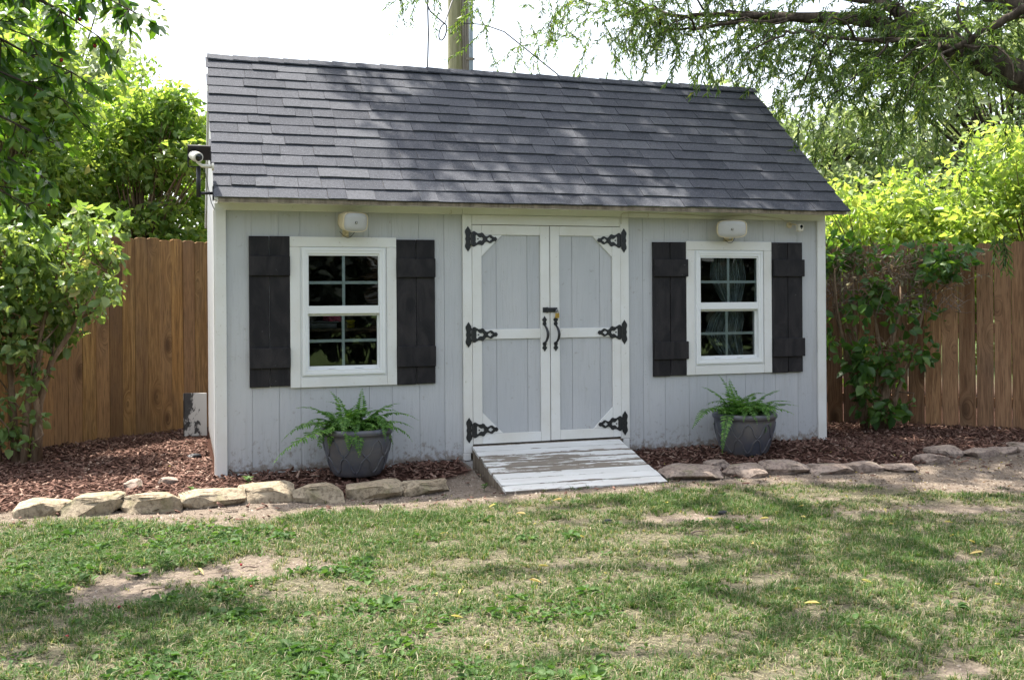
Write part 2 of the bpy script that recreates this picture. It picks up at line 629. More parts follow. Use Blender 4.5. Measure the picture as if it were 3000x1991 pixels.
M['crumb'] = m_attr('soil_crumbs', [(0, (.11, .088, .070)), (.6, (.22, .18, .145)), (1, (.32, .275, .23))], .95)
M['grass'] = m_leaf('grass_blades', [(0, (.026, .062, .016)), (.35, (.055, .112, .026)), (.68, (.105, .175, .048)), (.76, (.17, .175, .085)), (.86, (.28, .245, .155)), (1, (.38, .335, .235))],
                    (1.2, 1.3, .6), .35, .55, .2)
M['weed'] = m_leaf('weed_leaves', [(0, (.038, .085, .024)), (.6, (.075, .145, .040)), (1, (.135, .205, .070))], (1.2, 1.35, .6), .35, .55, .18)
M['fallen'] = m_leaf('fallen_leaves', [(0, (.40, .35, .09)), (.6, (.50, .45, .16)), (.85, (.40, .32, .14)), (1, (.36, .19, .08))], (1.1, 1.0, .6), .25, .6, .2)
M['litter'] = m_leaf('leaf_litter', [(0, (.10, .065, .045)), (.6, (.20, .15, .11)), (.85, (.30, .25, .17)), (1, (.38, .34, .25))], (1, 1, .8), .1, .8, .1)
M['willow'] = m_leaf('willow_leaves', [(0, (.035, .075, .020)), (.5, (.095, .160, .046)), (.85, (.165, .23, .070)), (1, (.30, .27, .08))], (1.8, 1.8, .65), .5, .36, .45)
M['leafA'] = m_leaf('bush_leaves', [(0, (.080, .155, .036)), (.5, (.165, .26, .070)), (.9, (.29, .36, .125)), (1, (.42, .39, .19))], (1.95, 1.85, .8), .58, .33, .55)
M['leafB'] = m_leaf('far_tree_leaves', [(0, (.11, .155, .085)), (.5, (.18, .235, .125)), (1, (.30, .335, .20))], (1.65, 1.65, 1.0), .5, .5, .3)  # paler, bluer leaf colour stands in for bright haze on distant trees
M['leafC'] = m_leaf('fruit_tree_leaves', [(0, (.028, .075, .016)), (.6, (.062, .130, .028)), (1, (.12, .20, .042))], (1.8, 1.9, .4), .42, .35, .45)
M['leafD'] = m_leaf('shrub_leaves', [(0, (.075, .140, .042)), (.6, (.165, .255, .085)), (.93, (.29, .36, .15)), (1, (.52, .45, .26))], (1.8, 1.7, .7), .42, .33, .5)
M['leafE'] = m_leaf('dark_shrub_leaves', [(0, (.036, .092, .026)), (.6, (.080, .165, .044)), (1, (.16, .26, .06))], (1.8, 1.9, .5), .4, .35, .45)
M['leafH'] = m_leaf('reflection_hedge_leaves', [(0, (.016, .022, .017)), (.7, (.034, .042, .034)), (1, (.06, .068, .056))], (1.2, 1.3, .7), .2, .6, .1)  # leaf colour kept very dark to dim the added hedge's reflection
M['fern'] = m_leaf('fern_leaves', [(0, (.040, .115, .020)), (.6, (.095, .215, .040)), (1, (.19, .32, .075))], (1.5, 1.6, .5), .38, .38, .4)
M['driedleaf'] = m_leaf('dried_leaves', [(0, (.15, .115, .075)), (.6, (.26, .22, .15)), (1, (.33, .33, .20))], (1.1, 1, .7), .3, .6, .2)

# ------------------------------------------------------------------ ground
EDGE_X = [-7, -4.4, -3.65, -3.35, -2.92, -2.5, -2.2, -2, -1.75, -1.1, -.7, .4, .9, 1.4, 1.8, 2.0, 2.4, 3.2, 7]
EDGE_Y = [-.6, -.78, -.84, -.82, -1.08, -1.22, -1.26, -1.08, -1.06, -1.1, -1.12, -1.14, -1.12, -1.22, -1.42, -1.7, -1.95, -2.2, -2.6]
BED_X = [-7, -4.6, -3.7, -3.35, -3, -2.3, -2, -1.7, -1.3, -1.0, -.72, -.70, .56, .62, 1.2, 1.65, 2.2, 2.5, 2.9, 3.1, 3.7, 7]
BED_Y = [-.3, -.45, -.58, -.66, -.72, -.66, -.70, -.76, -.74, -.60, -.38, .5, .5, -.72, -.80, -.84, -.95, -.98, -.82, -.74, -.74, -.9]


def mulch_mask(x, y):
    b = np.interp(x, BED_X, BED_Y) + .05 * sn(x, y, 3, 9)
    return np.clip((y - b) / .08, 0, 1)


BARE = [(-2.60, -2.30, .68, .27, .25), (.25, -1.93, .36, .12, -.1), (-2.95, -2.50, .36, .18, .2), (.52, -2.1, .2, .08, -.2),
        (1.75, -2.25, .6, .14, -.3), (2.0, -3.2, .5, .12, -.2), (1.0, -3.25, .25, .06, 0), (-.1, -4.45, .2, .07, 0), (1.25, -1.7, .18, .06, 0)]


def bare_mask(x, y):
    e = np.interp(x, EDGE_X, EDGE_Y) + .07 * sn(x, y, 5, 8) + .07 * sn(x, y, 6, 25)
    m = np.clip((y - e + .10) / .20, 0, 1)
    for cx, cy, rx, ry, a in BARE:
        u = (x - cx) * math.cos(a) + (y - cy) * math.sin(a)
        w = -(x - cx) * math.sin(a) + (y - cy) * math.cos(a)
        d = np.sqrt((u / rx) ** 2 + (w / ry) ** 2) + .45 * sn(x, y, 7, 9) + .35 * sn(x, y, 8, 34)
        m = np.maximum(m, np.clip((1.25 - d) / .75, 0, 1))
    return m


def gz(x, y):
    x = np.asarray(x, float)
    y = np.asarray(y, float)
    z = np.interp(y, [-1.5, -1.15, -.85, -.6, -.25, .3, 1.2, 3.0], [-.038, -.036, -.022, 0.0, .056, .058, .01, -.02])
    side = np.clip((np.abs(x) - 2.3) / .5, 0, 1)              # beside the shed the bed lies lower
    zs = np.interp(y, [-1.5, -1.0, -.7, 0, 3], [-.038, -.028, -.012, -.006, -.016])
    z = z * (1 - side) + zs * side
    z = z + .010 * sn(x, y, 11, 2.2) + .006 * sn(x, y, 12, 11) * mulch_mask(x, y)
    b = bare_mask(x, y) * (y < -1.3)
    z = z - .012 * b
    far = np.clip((np.maximum(np.abs(x), np.abs(y)) - 7) / 3, 0, 1)
    z = z * (1 - far) - .04 * far
    ramp_cut = (np.abs(x + .04) < .62) & (y > -.86) & (y < 0)
    return np.where(ramp_cut, np.minimum(z, -.045), z)


def sheet():
    ax = np.concatenate([[-600, -200, -70, -30, -16, -10], np.arange(-7, 7.001, .05), [10, 16, 30, 70, 200, 600]])
    ay = np.concatenate([[-600, -200, -70, -30, -16, -10], np.arange(-7, 6.001, .05), [8, 10, 16, 30, 70, 200, 600]])
    X, Y = np.meshgrid(ax, ay)
    nx, ny = len(ax), len(ay)
    V = np.stack([X.ravel(), Y.ravel(), gz(X.ravel(), Y.ravel())], 1)
    i = np.arange(ny - 1)[:, None] * nx + np.arange(nx - 1)[None]
    F = np.stack([i, i + 1, i + nx + 1, i + nx], -1).reshape(-1, 4)
    near = (np.abs(X.ravel()) < 7) & (np.abs(Y.ravel()) < 6)
    return mesh_np('ground', V, F, {'mulch': mulch_mask(V[:, 0], V[:, 1]) * near, 'bare': bare_mask(V[:, 0], V[:, 1]) * near, 'turf': (Y.ravel() < -4.9) | (np.abs(X.ravel()) > 6.9) | (Y.ravel() > 5.9)}, True)


tag(add('ground', sheet(), M['ground']), kind='structure')

# ------------------------------------------------------------------ shed
SHED = empty('shed', (0, 1.22, 0))
tag(SHED, 'pale grey garden shed with white trim, dark shingle roof and double doors', 'shed')
W = 2.44
DEPTH = 2.46
EY, EZ, RY, RZ = -.26, 1.952, 1.229, 3.222
PITCH = math.atan2(RZ - EZ, RY - EY)
XL, XR = -2.452, 2.502


def roof_z(y):
    return RZ - abs(y - RY) * math.tan(PITCH)


# floor, skids, back wall
MB().box(-W + .03, W - .03, .05, DEPTH - .05, .02, .10).build('floor', M['interior'], SHED)
MB().box(-2.43, 2.43, -.012, .05, -.06, .055).build('base_skid', M['white'], SHED)
bw = MB().box(-W + .02, W - .02, DEPTH - .05, DEPTH - .012, .06, 1.92).build('back_wall', M['interior'], SHED)
xs = np.linspace(-W + .01, W - .01, 25)
for i in range(24):
    board('siding_board', xs[i] + .003, xs[i + 1] - .003, DEPTH - .012, DEPTH, .06, 1.92, M['siding'], bw)
# front wall: backing with openings, then the grooved boards
G_L = [-2.375, -2.204, -2.019, -1.869, -1.619, -1.383, -1.215, -1.011, -.822, -.684]
G_R = [.657, .783, .971, 1.182, 1.349, 1.52, 1.69, 1.862, 1.969, 2.182, 2.368]
fw = MB()
for (a, b, z0, z1) in ((-2.43, -1.869, .06, 1.93), (-1.215, -.66, .06, 1.93), (.63, 1.182, .06, 1.93), (1.862, 2.43, .06, 1.93),
                       (-1.869, -1.215, .06, .69), (-1.869, -1.215, 1.66, 1.93), (1.182, 1.862, .06, .69), (1.182, 1.862, 1.66, 1.93), (-.66, .63, 1.815, 1.93)):
    fw.box(a, b, .006, .05, z0, z1)
fw = fw.build('front_wall', M['siding'], SHED)
for G, (w0, w1) in ((G_L, (-1.869, -1.215)), (G_R, (1.182, 1.862))):
    for a, b in zip(G[:-1], G[1:]):
        g = .0008
        if a > w0 - .01 and b < w1 + .01:
            board('siding_board', a + g, b - g, 0, .012, .072, .70, M['siding'], fw, .001)
            board('siding_board', a + g, b - g, 0, .012, 1.65, 1.895, M['siding'], fw, .001)
        else:
            board('siding_board', a + g, b - g, 0, .012, .072, 1.895, M['siding'], fw, .001)
# side walls: boards up to the rake
for s, nm in ((-1, 'side_wall'), (1, 'side_wall')):
    x0, x1 = (-W + .012, -W + .05) if s < 0 else (W - .05, W - .012)
    o = MB().prism_x([(.03, .06), (DEPTH - .03, .06), (DEPTH - .03, roof_z(DEPTH - .03) - .05), (RY, RZ - .06), (.03, roof_z(.03) - .05)], x0, x1).build(nm, M['interior'], SHED)
    ys = np.linspace(.075, DEPTH - .02, 13)
    for a, b in zip(ys[:-1], ys[1:]):
        a2, b2 = a + .003, b - .003
        poly = [(a2, .07), (b2, .07), (b2, roof_z(b2) - .045)]
        if a2 < RY < b2:
            poly.append((RY, RZ - .05))
        poly.append((a2, roof_z(a2) - .045))
        xa, xb = (-W, -W + .0125) if s < 0 else (W - .0125, W)
        MB().prism_x(poly, xa, xb).build('siding_board', M['siding'], o, origin=(xa, (a + b) / 2, 1.0))
# trim
TRW = M['white']
board('corner_trim', -2.447, -2.374, -.018, .0, -.01, 1.888, TRW, SHED)
board('corner_trim', -2.458, -2.4405, .0005, .07, -.01, 1.888, TRW, SHED)
board('corner_trim', 2.366, 2.440, -.018, .0, -.01, 1.886, TRW, SHED)
board('corner_trim', 2.4405, 2.458, .0005, .07, -.01, 1.886, TRW, SHED)
for a, b in ((-2.45, -.684), (-.682, .657), (.659, 2.445)):
    board('frieze_board', a, b, -.016, .0, 1.885, 1.935, TRW, SHED)
board('soffit', XL + .02, XR - .02, -.232, .02, 1.932, 1.944, TRW, SHED)
board('fascia', XL + .01, XR - .01, -.252, -.2335, 1.925, 1.957, TRW, SHED)
# rake boards
ca, sa = math.cos(PITCH), math.sin(PITCH)
for s in (-1, 1):
    xa, xb = (XL - .004, XL + .018) if s < 0 else (XR - .024, XR - .002)
    for d in (-1, 1):
        y0 = RY + d * (RY - EY) * .995
        yc = RY + d * (RZ - .10 - 1.934) / math.tan(PITCH)
        p = [(y0, roof_z(y0) - .012), (RY, RZ - .012), (RY, RZ - .10), (yc, 1.934), (y0, 1.934)]
        MB().prism_x(p, xa, xb).build('rake_board', M['white'], SHED, origin=(xa, (y0 + RY) / 2, 2.5))
# roof deck
deck = MB()
for d in (-1, 1):
    y0 = RY + d * (RY - EY)
    deck.prism_x([(y0, EZ - .010), (RY, RZ - .010), (RY, RZ - .040), (y0, EZ - .034)], XL + .02, XR - .026)
ROOF = deck.build('roof', M['rawwood'], SHED)
# front shingles, course by course
rng = random.Random(4)
SL = math.hypot(RY - EY, RZ - EZ)
NC = 14
EXPO = (SL - .055) / NC
_sh = {}


def shingle_mesh(w, t):
    k = (round(w, 2), t)
    if k not in _sh:
        L = EXPO + .05
        nx = 4
        b = MB()
        vs, fs = [], []
        rr = random.Random(hash(k) & 0xffff)
        ww = k[0] - .0025
        for i in range(nx + 1):
            x = -ww / 2 + ww * i / nx
            j = rr.uniform(-.0022, .0022)
            lift = rr.uniform(-.0004, .0014)
            vs += [(x, j, .0005), (x, j, t + lift), (x, L, .0018), (x, L, .0)]
        for i in range(nx):
            a, c = i * 4, i * 4 + 4
            fs += [(a, c, c + 1, a + 1), (a + 1, c + 1, c + 2, a + 2), (a + 3, a + 2, c + 2, c + 3), (a, a + 3, c + 3, c)]
        fs += [(0, 1, 2, 3), (nx * 4, nx * 4 + 3, nx * 4 + 2, nx * 4 + 1)]
        b.add(vs, fs)
        _sh[k] = b.mesh('shingle')
    return _sh[k]


for c in range(NC):
    x = XL - .006 - rng.uniform(0, .02)
    first = True
    while x < XR - .02:
        w = rng.choice([.13, .16, .20, .24, .28, .32, .36])
        if first:
            w = rng.choice([.12, .2, .28, .36])
            first = False
        if x + w > XR - .07:
            w = XR + .004 - x
        w = round(w, 2)
        d = -.012 + c * EXPO + rng.uniform(-.003, .003) + .004 * math.sin(x * 2.1 + c)
        t = rng.choice([.0045, .0055, .0095, .0105])
        up = .0035
        y = EY + d * ca - up * sa
        z = EZ + d * sa + up * ca
        add('shingle', shingle_mesh(w, t), M['shingle'], ROOF, (x + w / 2, y, z), (PITCH + R(-2.1) + rng.uniform(-.004, .004), 0, rng.uniform(-.002, .002)))
        x += w
# back slope
b = MB()
b.prism_x([(RY, RZ + .004), (2 * RY - EY + .01, EZ + .003), (2 * RY - EY + .01, EZ - .006), (RY, RZ - .004)], XL - .005, XR + .005)
b.build('back_slope', M['shingle'], ROOF)
# ridge caps
x = XL - .01
_cap = {}
while x < XR:
    w = .2 if x + .26 < XR else round(XR + .006 - x, 2)
    if w not in _cap:
        bb = MB()
        L = .095
        pr = []
        for u, hgt in ((0, .012), (1, .005)):
            for q in (-1, -.15, .15, 1):
                yy = q * L * ca
                zz = .016 - abs(q) * L * sa + (-.004 if abs(q) < .2 else 0) + hgt
                pr.append((-w / 2 + u * (w + .02), yy, zz))
        for u, hgt in ((0, 0), (1, -.004)):
            for q in (-1, -.15, .15, 1):
                yy = q * L * ca
                zz = .016 - abs(q) * L * sa + (-.004 if abs(q) < .2 else 0) + hgt
                pr.append((-w / 2 + u * (w + .02), yy, zz))
        fs = []
        for q in range(3):
            fs += [(q, q + 1, q + 5, q + 4), (q + 8, q + 12, q + 13, q + 9), (q, q + 8, q + 9, q + 1), (q + 4, q + 5, q + 13, q + 12)]
        fs += [(0, 4, 12, 8), (3, 11, 15, 7)]
        bb.add(pr, fs)
        _cap[w] = bb.mesh('ridge_cap')
    add('ridge_cap', _cap[w], M['shingle'], ROOF, (x + w / 2, RY, RZ + .004 + rng.uniform(0, .003)), (0, rng.uniform(-.01, .01), 0))
    x += w

# ------------------------------------------------------------------ doors
board('door_casing', -.684, -.614, -.020, .002, .115, 1.883, TRW, SHED)
board('door_casing', .584, .656, -.020, .002, .165, 1.883, TRW, SHED)
board('door_header', -.612, .582, -.020, .002, 1.812, 1.883, TRW, SHED)
board('casing_block', -.688, -.63, -.022, .03, .062, .113, TRW, SHED)
board('casing_block', .60, .652, -.022, .03, .062, .162, TRW, SHED)
board('threshold', -.625, .592, -.02, .06, .12, .168, M['rawwood'], SHED)


def strap_loops(L, H):
    top = [(0, .44), (.04, .5), (.10, .5), (.16, .43), (.24, .36), (.32, .37), (.38, .42), (.44, .38), (.50, .24), (.56, .17), (.62, .20), (.70, .27), (.76, .26), (.82, .17), (.88, .12), (.93, .15), (.965, .10), (1.0, 0)]
    out = [(x * L, z * H) for x, z in top] + [(x * L, -z * H) for x, z in reversed(top[:-1])]
    h1 = [(.15, .0), (.145, .20), (.18, .27), (.22, .20), (.27, .12), (.33, .09), (.38, .12), (.42, .07), (.43, 0), (.42, -.07), (.38, -.12), (.33, -.09), (.27, -.12), (.22, -.20), (.18, -.27), (.145, -.20)]
    h2 = [(.60, 0), (.625, .06), (.68, .12), (.715, .14), (.72, .07), (.76, .05), (.79, 0), (.76, -.05), (.72, -.07), (.715, -.14), (.68, -.12), (.625, -.06)]
    return [out, [(x * L, z * H) for x, z in h1], [(x * L, z * H) for x, z in h2]]


def plate_loop(w, h):
    side = [(.30, 1.0 - .11), (.46, .84), (.50, .76), (.40, .68), (.34, .60), (.42, .53), (.44, .5), (.42, .47), (.34, .40), (.40, .32), (.50, .24), (.46, .16), (.30, .11)]
    right = [(0, 1.0)] + side + [(0, 0.0)]
    left = [(-x, z) for x, z in reversed(side)]
    return [[(x * w, (z - .5) * h) for x, z in right + left]]


def hinge(parent, xe, z, s):
    """xe: the joint line; s=+1 strap runs to +x"""
    b = MB()
    yb = -.0245
    vs, fs = outline([[(xe + s * x, z + zz) for x, zz in lp] for lp in strap_loops(.196, .115)], .004)
    b.add([(x, y + yb, zz) for x, y, zz in vs], fs)
    vs, fs = outline([[(xe - s * .030 + x, z + zz) for x, zz in lp] for lp in plate_loop(.046, .19)], .004)
    b.add([(x, y - .0205, zz) for x, y, zz in vs], fs)
    b.tube([(xe - s * .004, yb - .004, z - .048), (xe - s * .004, yb - .004, z + .048)], .0065, 8)
    for dx, dz in ((.045, .0), (.105, 0), (.165, 0), (.014, .04), (.014, -.04)):
        b.disc_y(xe + s * dx, z + dz, .0058, yb - .0085, yb - .003, 8)
    for dz in (-.068, 0, .068):
        b.disc_y(xe - s * .030, z + dz, .0058, -.0205 - .0085, -.0205 - .003, 8)
    return b.build('hinge', M['iron'], parent, origin=(xe, yb, z))


def handle(parent, x, zt, zb, s):
    b = MB()
    yb = -.0245

    def spade(zc, up):
        pts = [(0, .046), (.010, .030), (.020, .018), (.013, .008), (.010, .0), (.016, -.010), (.014, -.022), (0, -.030)]
        lp = pts + [(-px, pz) for px, pz in reversed(pts[1:-1])]
        vs, fs = outline([[(x + px, zc + up * pz) for px, pz in lp]], .004)
        b.add([(vx, vy + yb, vz) for vx, vy, vz in vs], fs)
        b.disc_y(x, zc + up * .012, .0055, yb - .008, yb - .003, 8)
    spade(zt - .046, 1)
    spade(zb + .046, -1)
    p0, p1 = zt - .07, zb + .062
    pts, rad = [], []
    for i in range(13):
        t = i / 12
        pts.append((x + s * .012 * math.sin(math.pi * t), yb - .004 - .042 * math.sin(math.pi * t) ** .7, p0 + (p1 - p0) * t))
        rad.append(.0065 + .0045 * math.sin(math.pi * t))
    b.tube(pts, rad, 8)
    return b.build('handle', M['iron'], parent, True, origin=(x, yb, (zt + zb) / 2))


def door(x0, x1, zb, grooves, hs, label):
    """hs=+1: hinges on the left edge"""
    yb, yf = -.004, -.0235
    zt = 1.807
    D = MB().box(x0 + .003, x1 - .003, -.0035, .012, zb + .003, zt - .003).build('door', M['siding'], SHED)
    D['label'] = label
    lw, rw = (.072, .074) if hs > 0 else (.074, .068)
    ix0, ix1 = x0 + lw, x1 - rw
    z0, z1 = zb + .073, 1.735
    m0, m1 = .957, 1.030
    edges = [ix0] + grooves + [ix1]
    for a, b_ in zip(edges[:-1], edges[1:]):
        board('siding_board', a + .0015, b_ - .0015, -.009, -.003, z0, m0, M['siding'], D, .001)
        board('siding_board', a + .0015, b_ - .0015, -.009, -.003, m1, z1, M['siding'], D, .001)
    board('stile', x0, ix0, yf, -.002, zb, zt, TRW, D)
    board('stile', ix1, x1, yf, -.002, zb, zt, TRW, D)
    board('rail', ix0 + .001, ix1 - .001, yf + .001, -.002, zb, z0, TRW, D)
    board('rail', ix0 + .001, ix1 - .001, yf + .001, -.002, z1, zt, TRW, D)
    board('rail', ix0 + .001, ix1 - .001, yf + .001, -.002, m0, m1, TRW, D)
    g = .160
    xe = ix0 + .001 if hs > 0 else ix1 - .001
    for zz, u in ((z1 - .001, -1), (z0 + .001, 1)):
        MB().prism_y([(xe, zz), (xe + hs * g, zz), (xe, zz + u * g)], yf + .002, -.002).build('corner_brace', TRW, D, bevel=.0015, origin=(xe, yf, zz))
    jx = x0 if hs > 0 else x1
    for hz in (1.703, .992, .284):
        hinge(D, jx - hs * .002, hz, hs)
    hx = x1 - .044 if hs > 0 else x0 + .040
    handle(D, hx, 1.125, .855, hs if hs > 0 else 1)
    return D


dL = door(-.612, -.003, .178, [-.423, -.179], 1, 'left leaf of the double doors, grey panels in a white frame')
dR = door(.003, .582, .180, [.183, .413], -1, 'right leaf of the double doors, grey panels in a white frame, padlocked')
# hasp across the doors
b = MB()
b.box(-.060, -.022, -.0285, -.0238, 1.151, 1.190)
b.box(-.030, .056, -.0335, -.0290, 1.153, 1.188)
b.tube([(-.026, -.031, 1.148), (-.026, -.031, 1.192)], .006, 8)
b.box(.030, .040, -.046, -.030, 1.166, 1.176)
b.build('hasp', M['iron'], dL, bevel=.001, origin=(0, -.03, 1.17))
lock = empty('padlock', (.048, -.05, 1.11))
tag(lock, 'small brass padlock hanging from the black door hasp', 'padlock')
MB().box(.033, .063, -.056, -.042, 1.108, 1.146).build('lock_body', M['brass'], lock, bevel=.003)
MB().tube([(.039, -.049, 1.144), (.039, -.049, 1.163), (.042, -.049, 1.171), (.048, -.049, 1.174), (.054, -.049, 1.171), (.057, -.049, 1.163), (.057, -.049, 1.144)], .0032, 8).build('shackle', M['steel'], lock, True)

# ------------------------------------------------------------------ windows


def window(ox0, ox1, label):
    """ox0..ox1: outer edges of the white casing"""
    z0, z1 = .640, 1.706
    t = .072
    vx0, vx1, vz0, vz1 = ox0 + t, ox1 - t, .712, 1.640
    gx0, gx1 = vx0 + .052, vx1 - .060
    fr = MB()
    # outer frame with a stepped profile
    for (a, y0, y1) in ((0, -.012, .05), (.013, -.026, .048), (.030, -.022, .046)):
        x0, x1, zz0, zz1 = vx0 + a, vx1 - a, vz0 + a, vz1 - a
        wd = (.018, .020, .022)[(0, .013, .030).index(a)]
        e = .0007 * (a * 100)
        fr.box(x0, x0 + wd, y0, y1 - e, zz0, zz1)
        fr.box(x1 - wd, x1, y0, y1 - e, zz0, zz1)
        fr.box(x0 + wd, x1 - wd, y0 + .0004, y1 - e, zz1 - wd, zz1)
        fr.box(x0 + wd, x1 - wd, y0 + .0004, y1 - e, zz0, zz0 + wd)
    Wd = fr.build('window', M['vinyl'], SHED, bevel=.0012)
    Wd['label'] = label
    board('trim_board', ox0, ox0 + t - .001, -.020, .0, z0, z1 - t, TRW, Wd)
    board('trim_board', ox1 - t + .001, ox1, -.020, .0, z0, z1 - t, TRW, Wd)
    board('trim_board', ox0, ox1, -.0205, .0, z1 - t + .001, z1, TRW, Wd)
    board('trim_board', ox0 + t, ox1 - t, -.0195, .0, z0, z0 + t - .001, TRW, Wd)

    def sash(x0, x1, s0, s1, yf, fw_, low):
        s = MB()
        s.box(x0, x0 + fw_, yf, yf + .026, s0, s1)
        s.box(x1 - fw_, x1, yf, yf + .026, s0, s1)
        s.box(x0 + fw_, x1 - fw_, yf + .0005, yf + .026, s1 - fw_, s1)
        s.box(x0 + fw_, x1 - fw_, yf + .0005, yf + .026, s0, s0 + fw_ * 1.1)
        S = s.build('sash', M['vinyl'], Wd, bevel=.001)
        a, b_, c, d = x0 + fw_, x1 - fw_, s0 + fw_ * 1.1, s1 - fw_
        mx, mz = (a + b_) / 2, (c + d) / 2
        mw = .0105
        board('muntin', mx - mw, mx + mw, yf + .014, yf + .020, c, d, M['muntin'], Wd, .001)
        board('muntin', a, mx - mw - .0005, yf + .0145, yf + .0195, mz - mw, mz + mw, M['muntin'], Wd, .001)
        board('muntin', mx + mw + .0005, b_, yf + .0145, yf + .0195, mz - mw, mz + mw, M['muntin'], Wd, .001)
        for (p, q) in ((a - .003, mx), (mx, b_ + .003)):
            for (u, v) in ((c - .003, mz), (mz, d + .003)):
                board('pane', p + .0003, q - .0003, yf + .009, yf + .0115, u + .0003, v - .0003, M['glass'], Wd, 0)
        if low:
            for fx in (.33, .70):
                xx = x0 + (x1 - x0) * fx
                MB().box(xx - .022, xx + .022, yf - .008, yf + .002, s0 + .006, s0 + .013).build('sash_lift', M['vinyl'], Wd, bevel=.001)
    mz = 1.182
    sash(vx0 + .042, vx1 - .042, mz - .012, vz1 - .05, -.012, .017, False)
    sash(vx0 + .0425, vx1 - .0425, vz0 + .05, mz - .016, .018, .022, True)
    board('meeting_rail', vx0 + .05, vx1 - .05, -.016, .012, mz - .022, mz + .034, M['vinyl'], Wd, .002)
    return Wd


window(-1.942, -1.183, 'left window, four-over-four white sash, dark inside')
window(1.154, 1.928, 'right window, four-over-four white sash, sheer film hanging behind')


def shutter(x0, x1, zb, zt, xs_, bat, label):
    S = empty('shutter', ((x0 + x1) / 2, -.01, zb), SHED)
    S['label'] = label
    board('plank', x0, xs_ - .0025, -.020, -.001, zb, zt, M['shutter'], S)
    board('plank', xs_ + .0025, x1, -.0205, -.001, zb + .003, zt + .001, M['shutter'], S)
    for (a, b_) in bat:
        ex0, ex1 = (x0 + .004, x1 + .012) if x0 > 0 else (x0 + .001, x1 + .001)
        MB().box(ex0, ex1, -.040, -.0207, a, b_).build('batten', M['shutter'], S, bevel=.003, origin=((ex0 + ex1) / 2, -.03, (a + b_) / 2))
    for xx in ((x0 + xs_) / 2, (xs_ + x1) / 2):
        for zz in (bat[0][1] + .012, bat[1][0] - .012):
            pass
    return S


shutter(-2.222, -1.944, .652, 1.707, -2.083, ((.783, .925), (1.430, 1.568)), 'leftmost shutter')
shutter(-1.180, -.896, .638, 1.692, -1.037, ((.768, .916), (1.418, 1.556)), 'shutter between the left window and the doors')
shutter(.863, 1.151, .637, 1.695, 1.012, ((.770, .910), (1.424, 1.560)), 'shutter between the doors and the right window')
shutter(1.932, 2.218, .635, 1.702, 2.080, ((.768, .918), (1.424, 1.563)), 'rightmost shutter')

# small L hooks in the frieze
for hx, hz, lab in ((-.779, 1.90, 'left of the doors'), (.812, 1.906, 'right of the doors')):
    o = MB().tube([(hx + .006, -.016, hz + .012), (hx + .006, -.034, hz + .012), (hx + .006, -.036, hz - .012), (hx - .008, -.036, hz - .014)], .0022, 6).build('cup_hook', M['cable'], SHED)

# ------------------------------------------------------------------ things seen through the panes
board_shelf = empty('shelf_unit', (-1.5, .5, .1))
tag(board_shelf, 'dark storage shelf inside the shed behind the left window', 'shelf')
for zz in (.55, 1.043, 1.60):
    MB().box(-2.2, -.75, .36, .70, zz - .02, zz).build('shelf_plank', M['interior'], board_shelf, bevel=.002)
for xx, yy in ((-2.2, .38), (-.79, .38), (-2.2, .64), (-.79, .64)):
    MB().box(xx, xx + .04, yy, yy + .04, .10, 1.75).build('post', M['interior'], board_shelf)
bk = empty('bucket', (-1.447, .43, 1.043))
tag(bk, 'little yellow pail on the shelf inside the left window', 'pail')
MB().lathe([(0, .001), (.030, .001), (.035, .052), (.038, .052), (.038, .058), (.034, .058), (.028, .008), (0, .008)], 24, (-1.447, .43, 1.044)).build('pail', M['yellow'], bk, True)
MB().tube([(-1.484, .42, 1.095), (-1.475, .395, 1.075), (-1.447, .388, 1.066), (-1.42, .395, 1.085), (-1.41, .42, 1.097)], .0022, 6).build('wire_handle', M['iron'], bk, True)
tt = empty('storage_tote', (-1.66, .48, 1.043))
tag(tt, 'grey storage tote on the shelf inside the left window', 'tote')
MB().box(-1.76, -1.555, .40, .60, 1.044, 1.085).build('tub', M['tote'], tt, bevel=.006)
MB().box(-1.77, -1.545, .39, .61, 1.0855, 1.098).build('lid', M['tote'], tt, bevel=.004)
cb = bmesh.new()
bmesh.ops.create_icosphere(cb, subdivisions=3, radius=1)
for v in cb.verts:
    p = v.co
    k = 1 + .25 * math.sin(p.x * 7 + p.y * 3) + .12 * math.sin(p.z * 11 + p.x * 5)
    v.co = Vector((p.x * .07 * k, p.y * .06 * k, max(p.z, -.3) * .035 * k))
me = bpy.data.meshes.new('cloth')
cb.to_mesh(me)
cb.free()
tag(add('folded_cloth', me, M['pink'], None, (-1.575, .45, 1.108)), 'pink cloth bundled on top of the grey tote inside the shed', 'cloth')
# film curtain in the right window
vs, fs = [], []
nu, nv = 60, 40
for j in range(nv + 1):
    z = 1.66 - j / nv * .93
    wv = float(np.interp(z, [.73, .80, .95, 1.08, 1.21, 1.32, 1.42, 1.52, 1.66], [.05, .11, .16, .15, .075, .125, .158, .145, .115]))
    xc = float(np.interp(z, [.73, .95, 1.21, 1.42, 1.66], [1.66, 1.56, 1.64, 1.615, 1.60]))
    for i in range(nu + 1):
        u = i / nu * 2 - 1
        vs.append((xc + u * wv, .13 + .022 * math.sin(u * 11 + .8 * math.sin(z * 6)) + .010 * math.sin(u * 29 + z * 3), z))
for j in range(nv):
    for i in range(nu):
        a = j * (nu + 1) + i
        fs.append((a, a + 1, a + nu + 2, a + nu + 1))
cu = MB().add(vs, fs).build('plastic_film', M['film'], None, True, origin=(1.6, .26, 1.66))
tag(cu, 'gathered clear plastic film hanging inside the right window', 'plastic film')
md = cu.modifiers.new('thickness', 'SOLIDIFY')
md.thickness = .001

# ------------------------------------------------------------------ loudspeakers


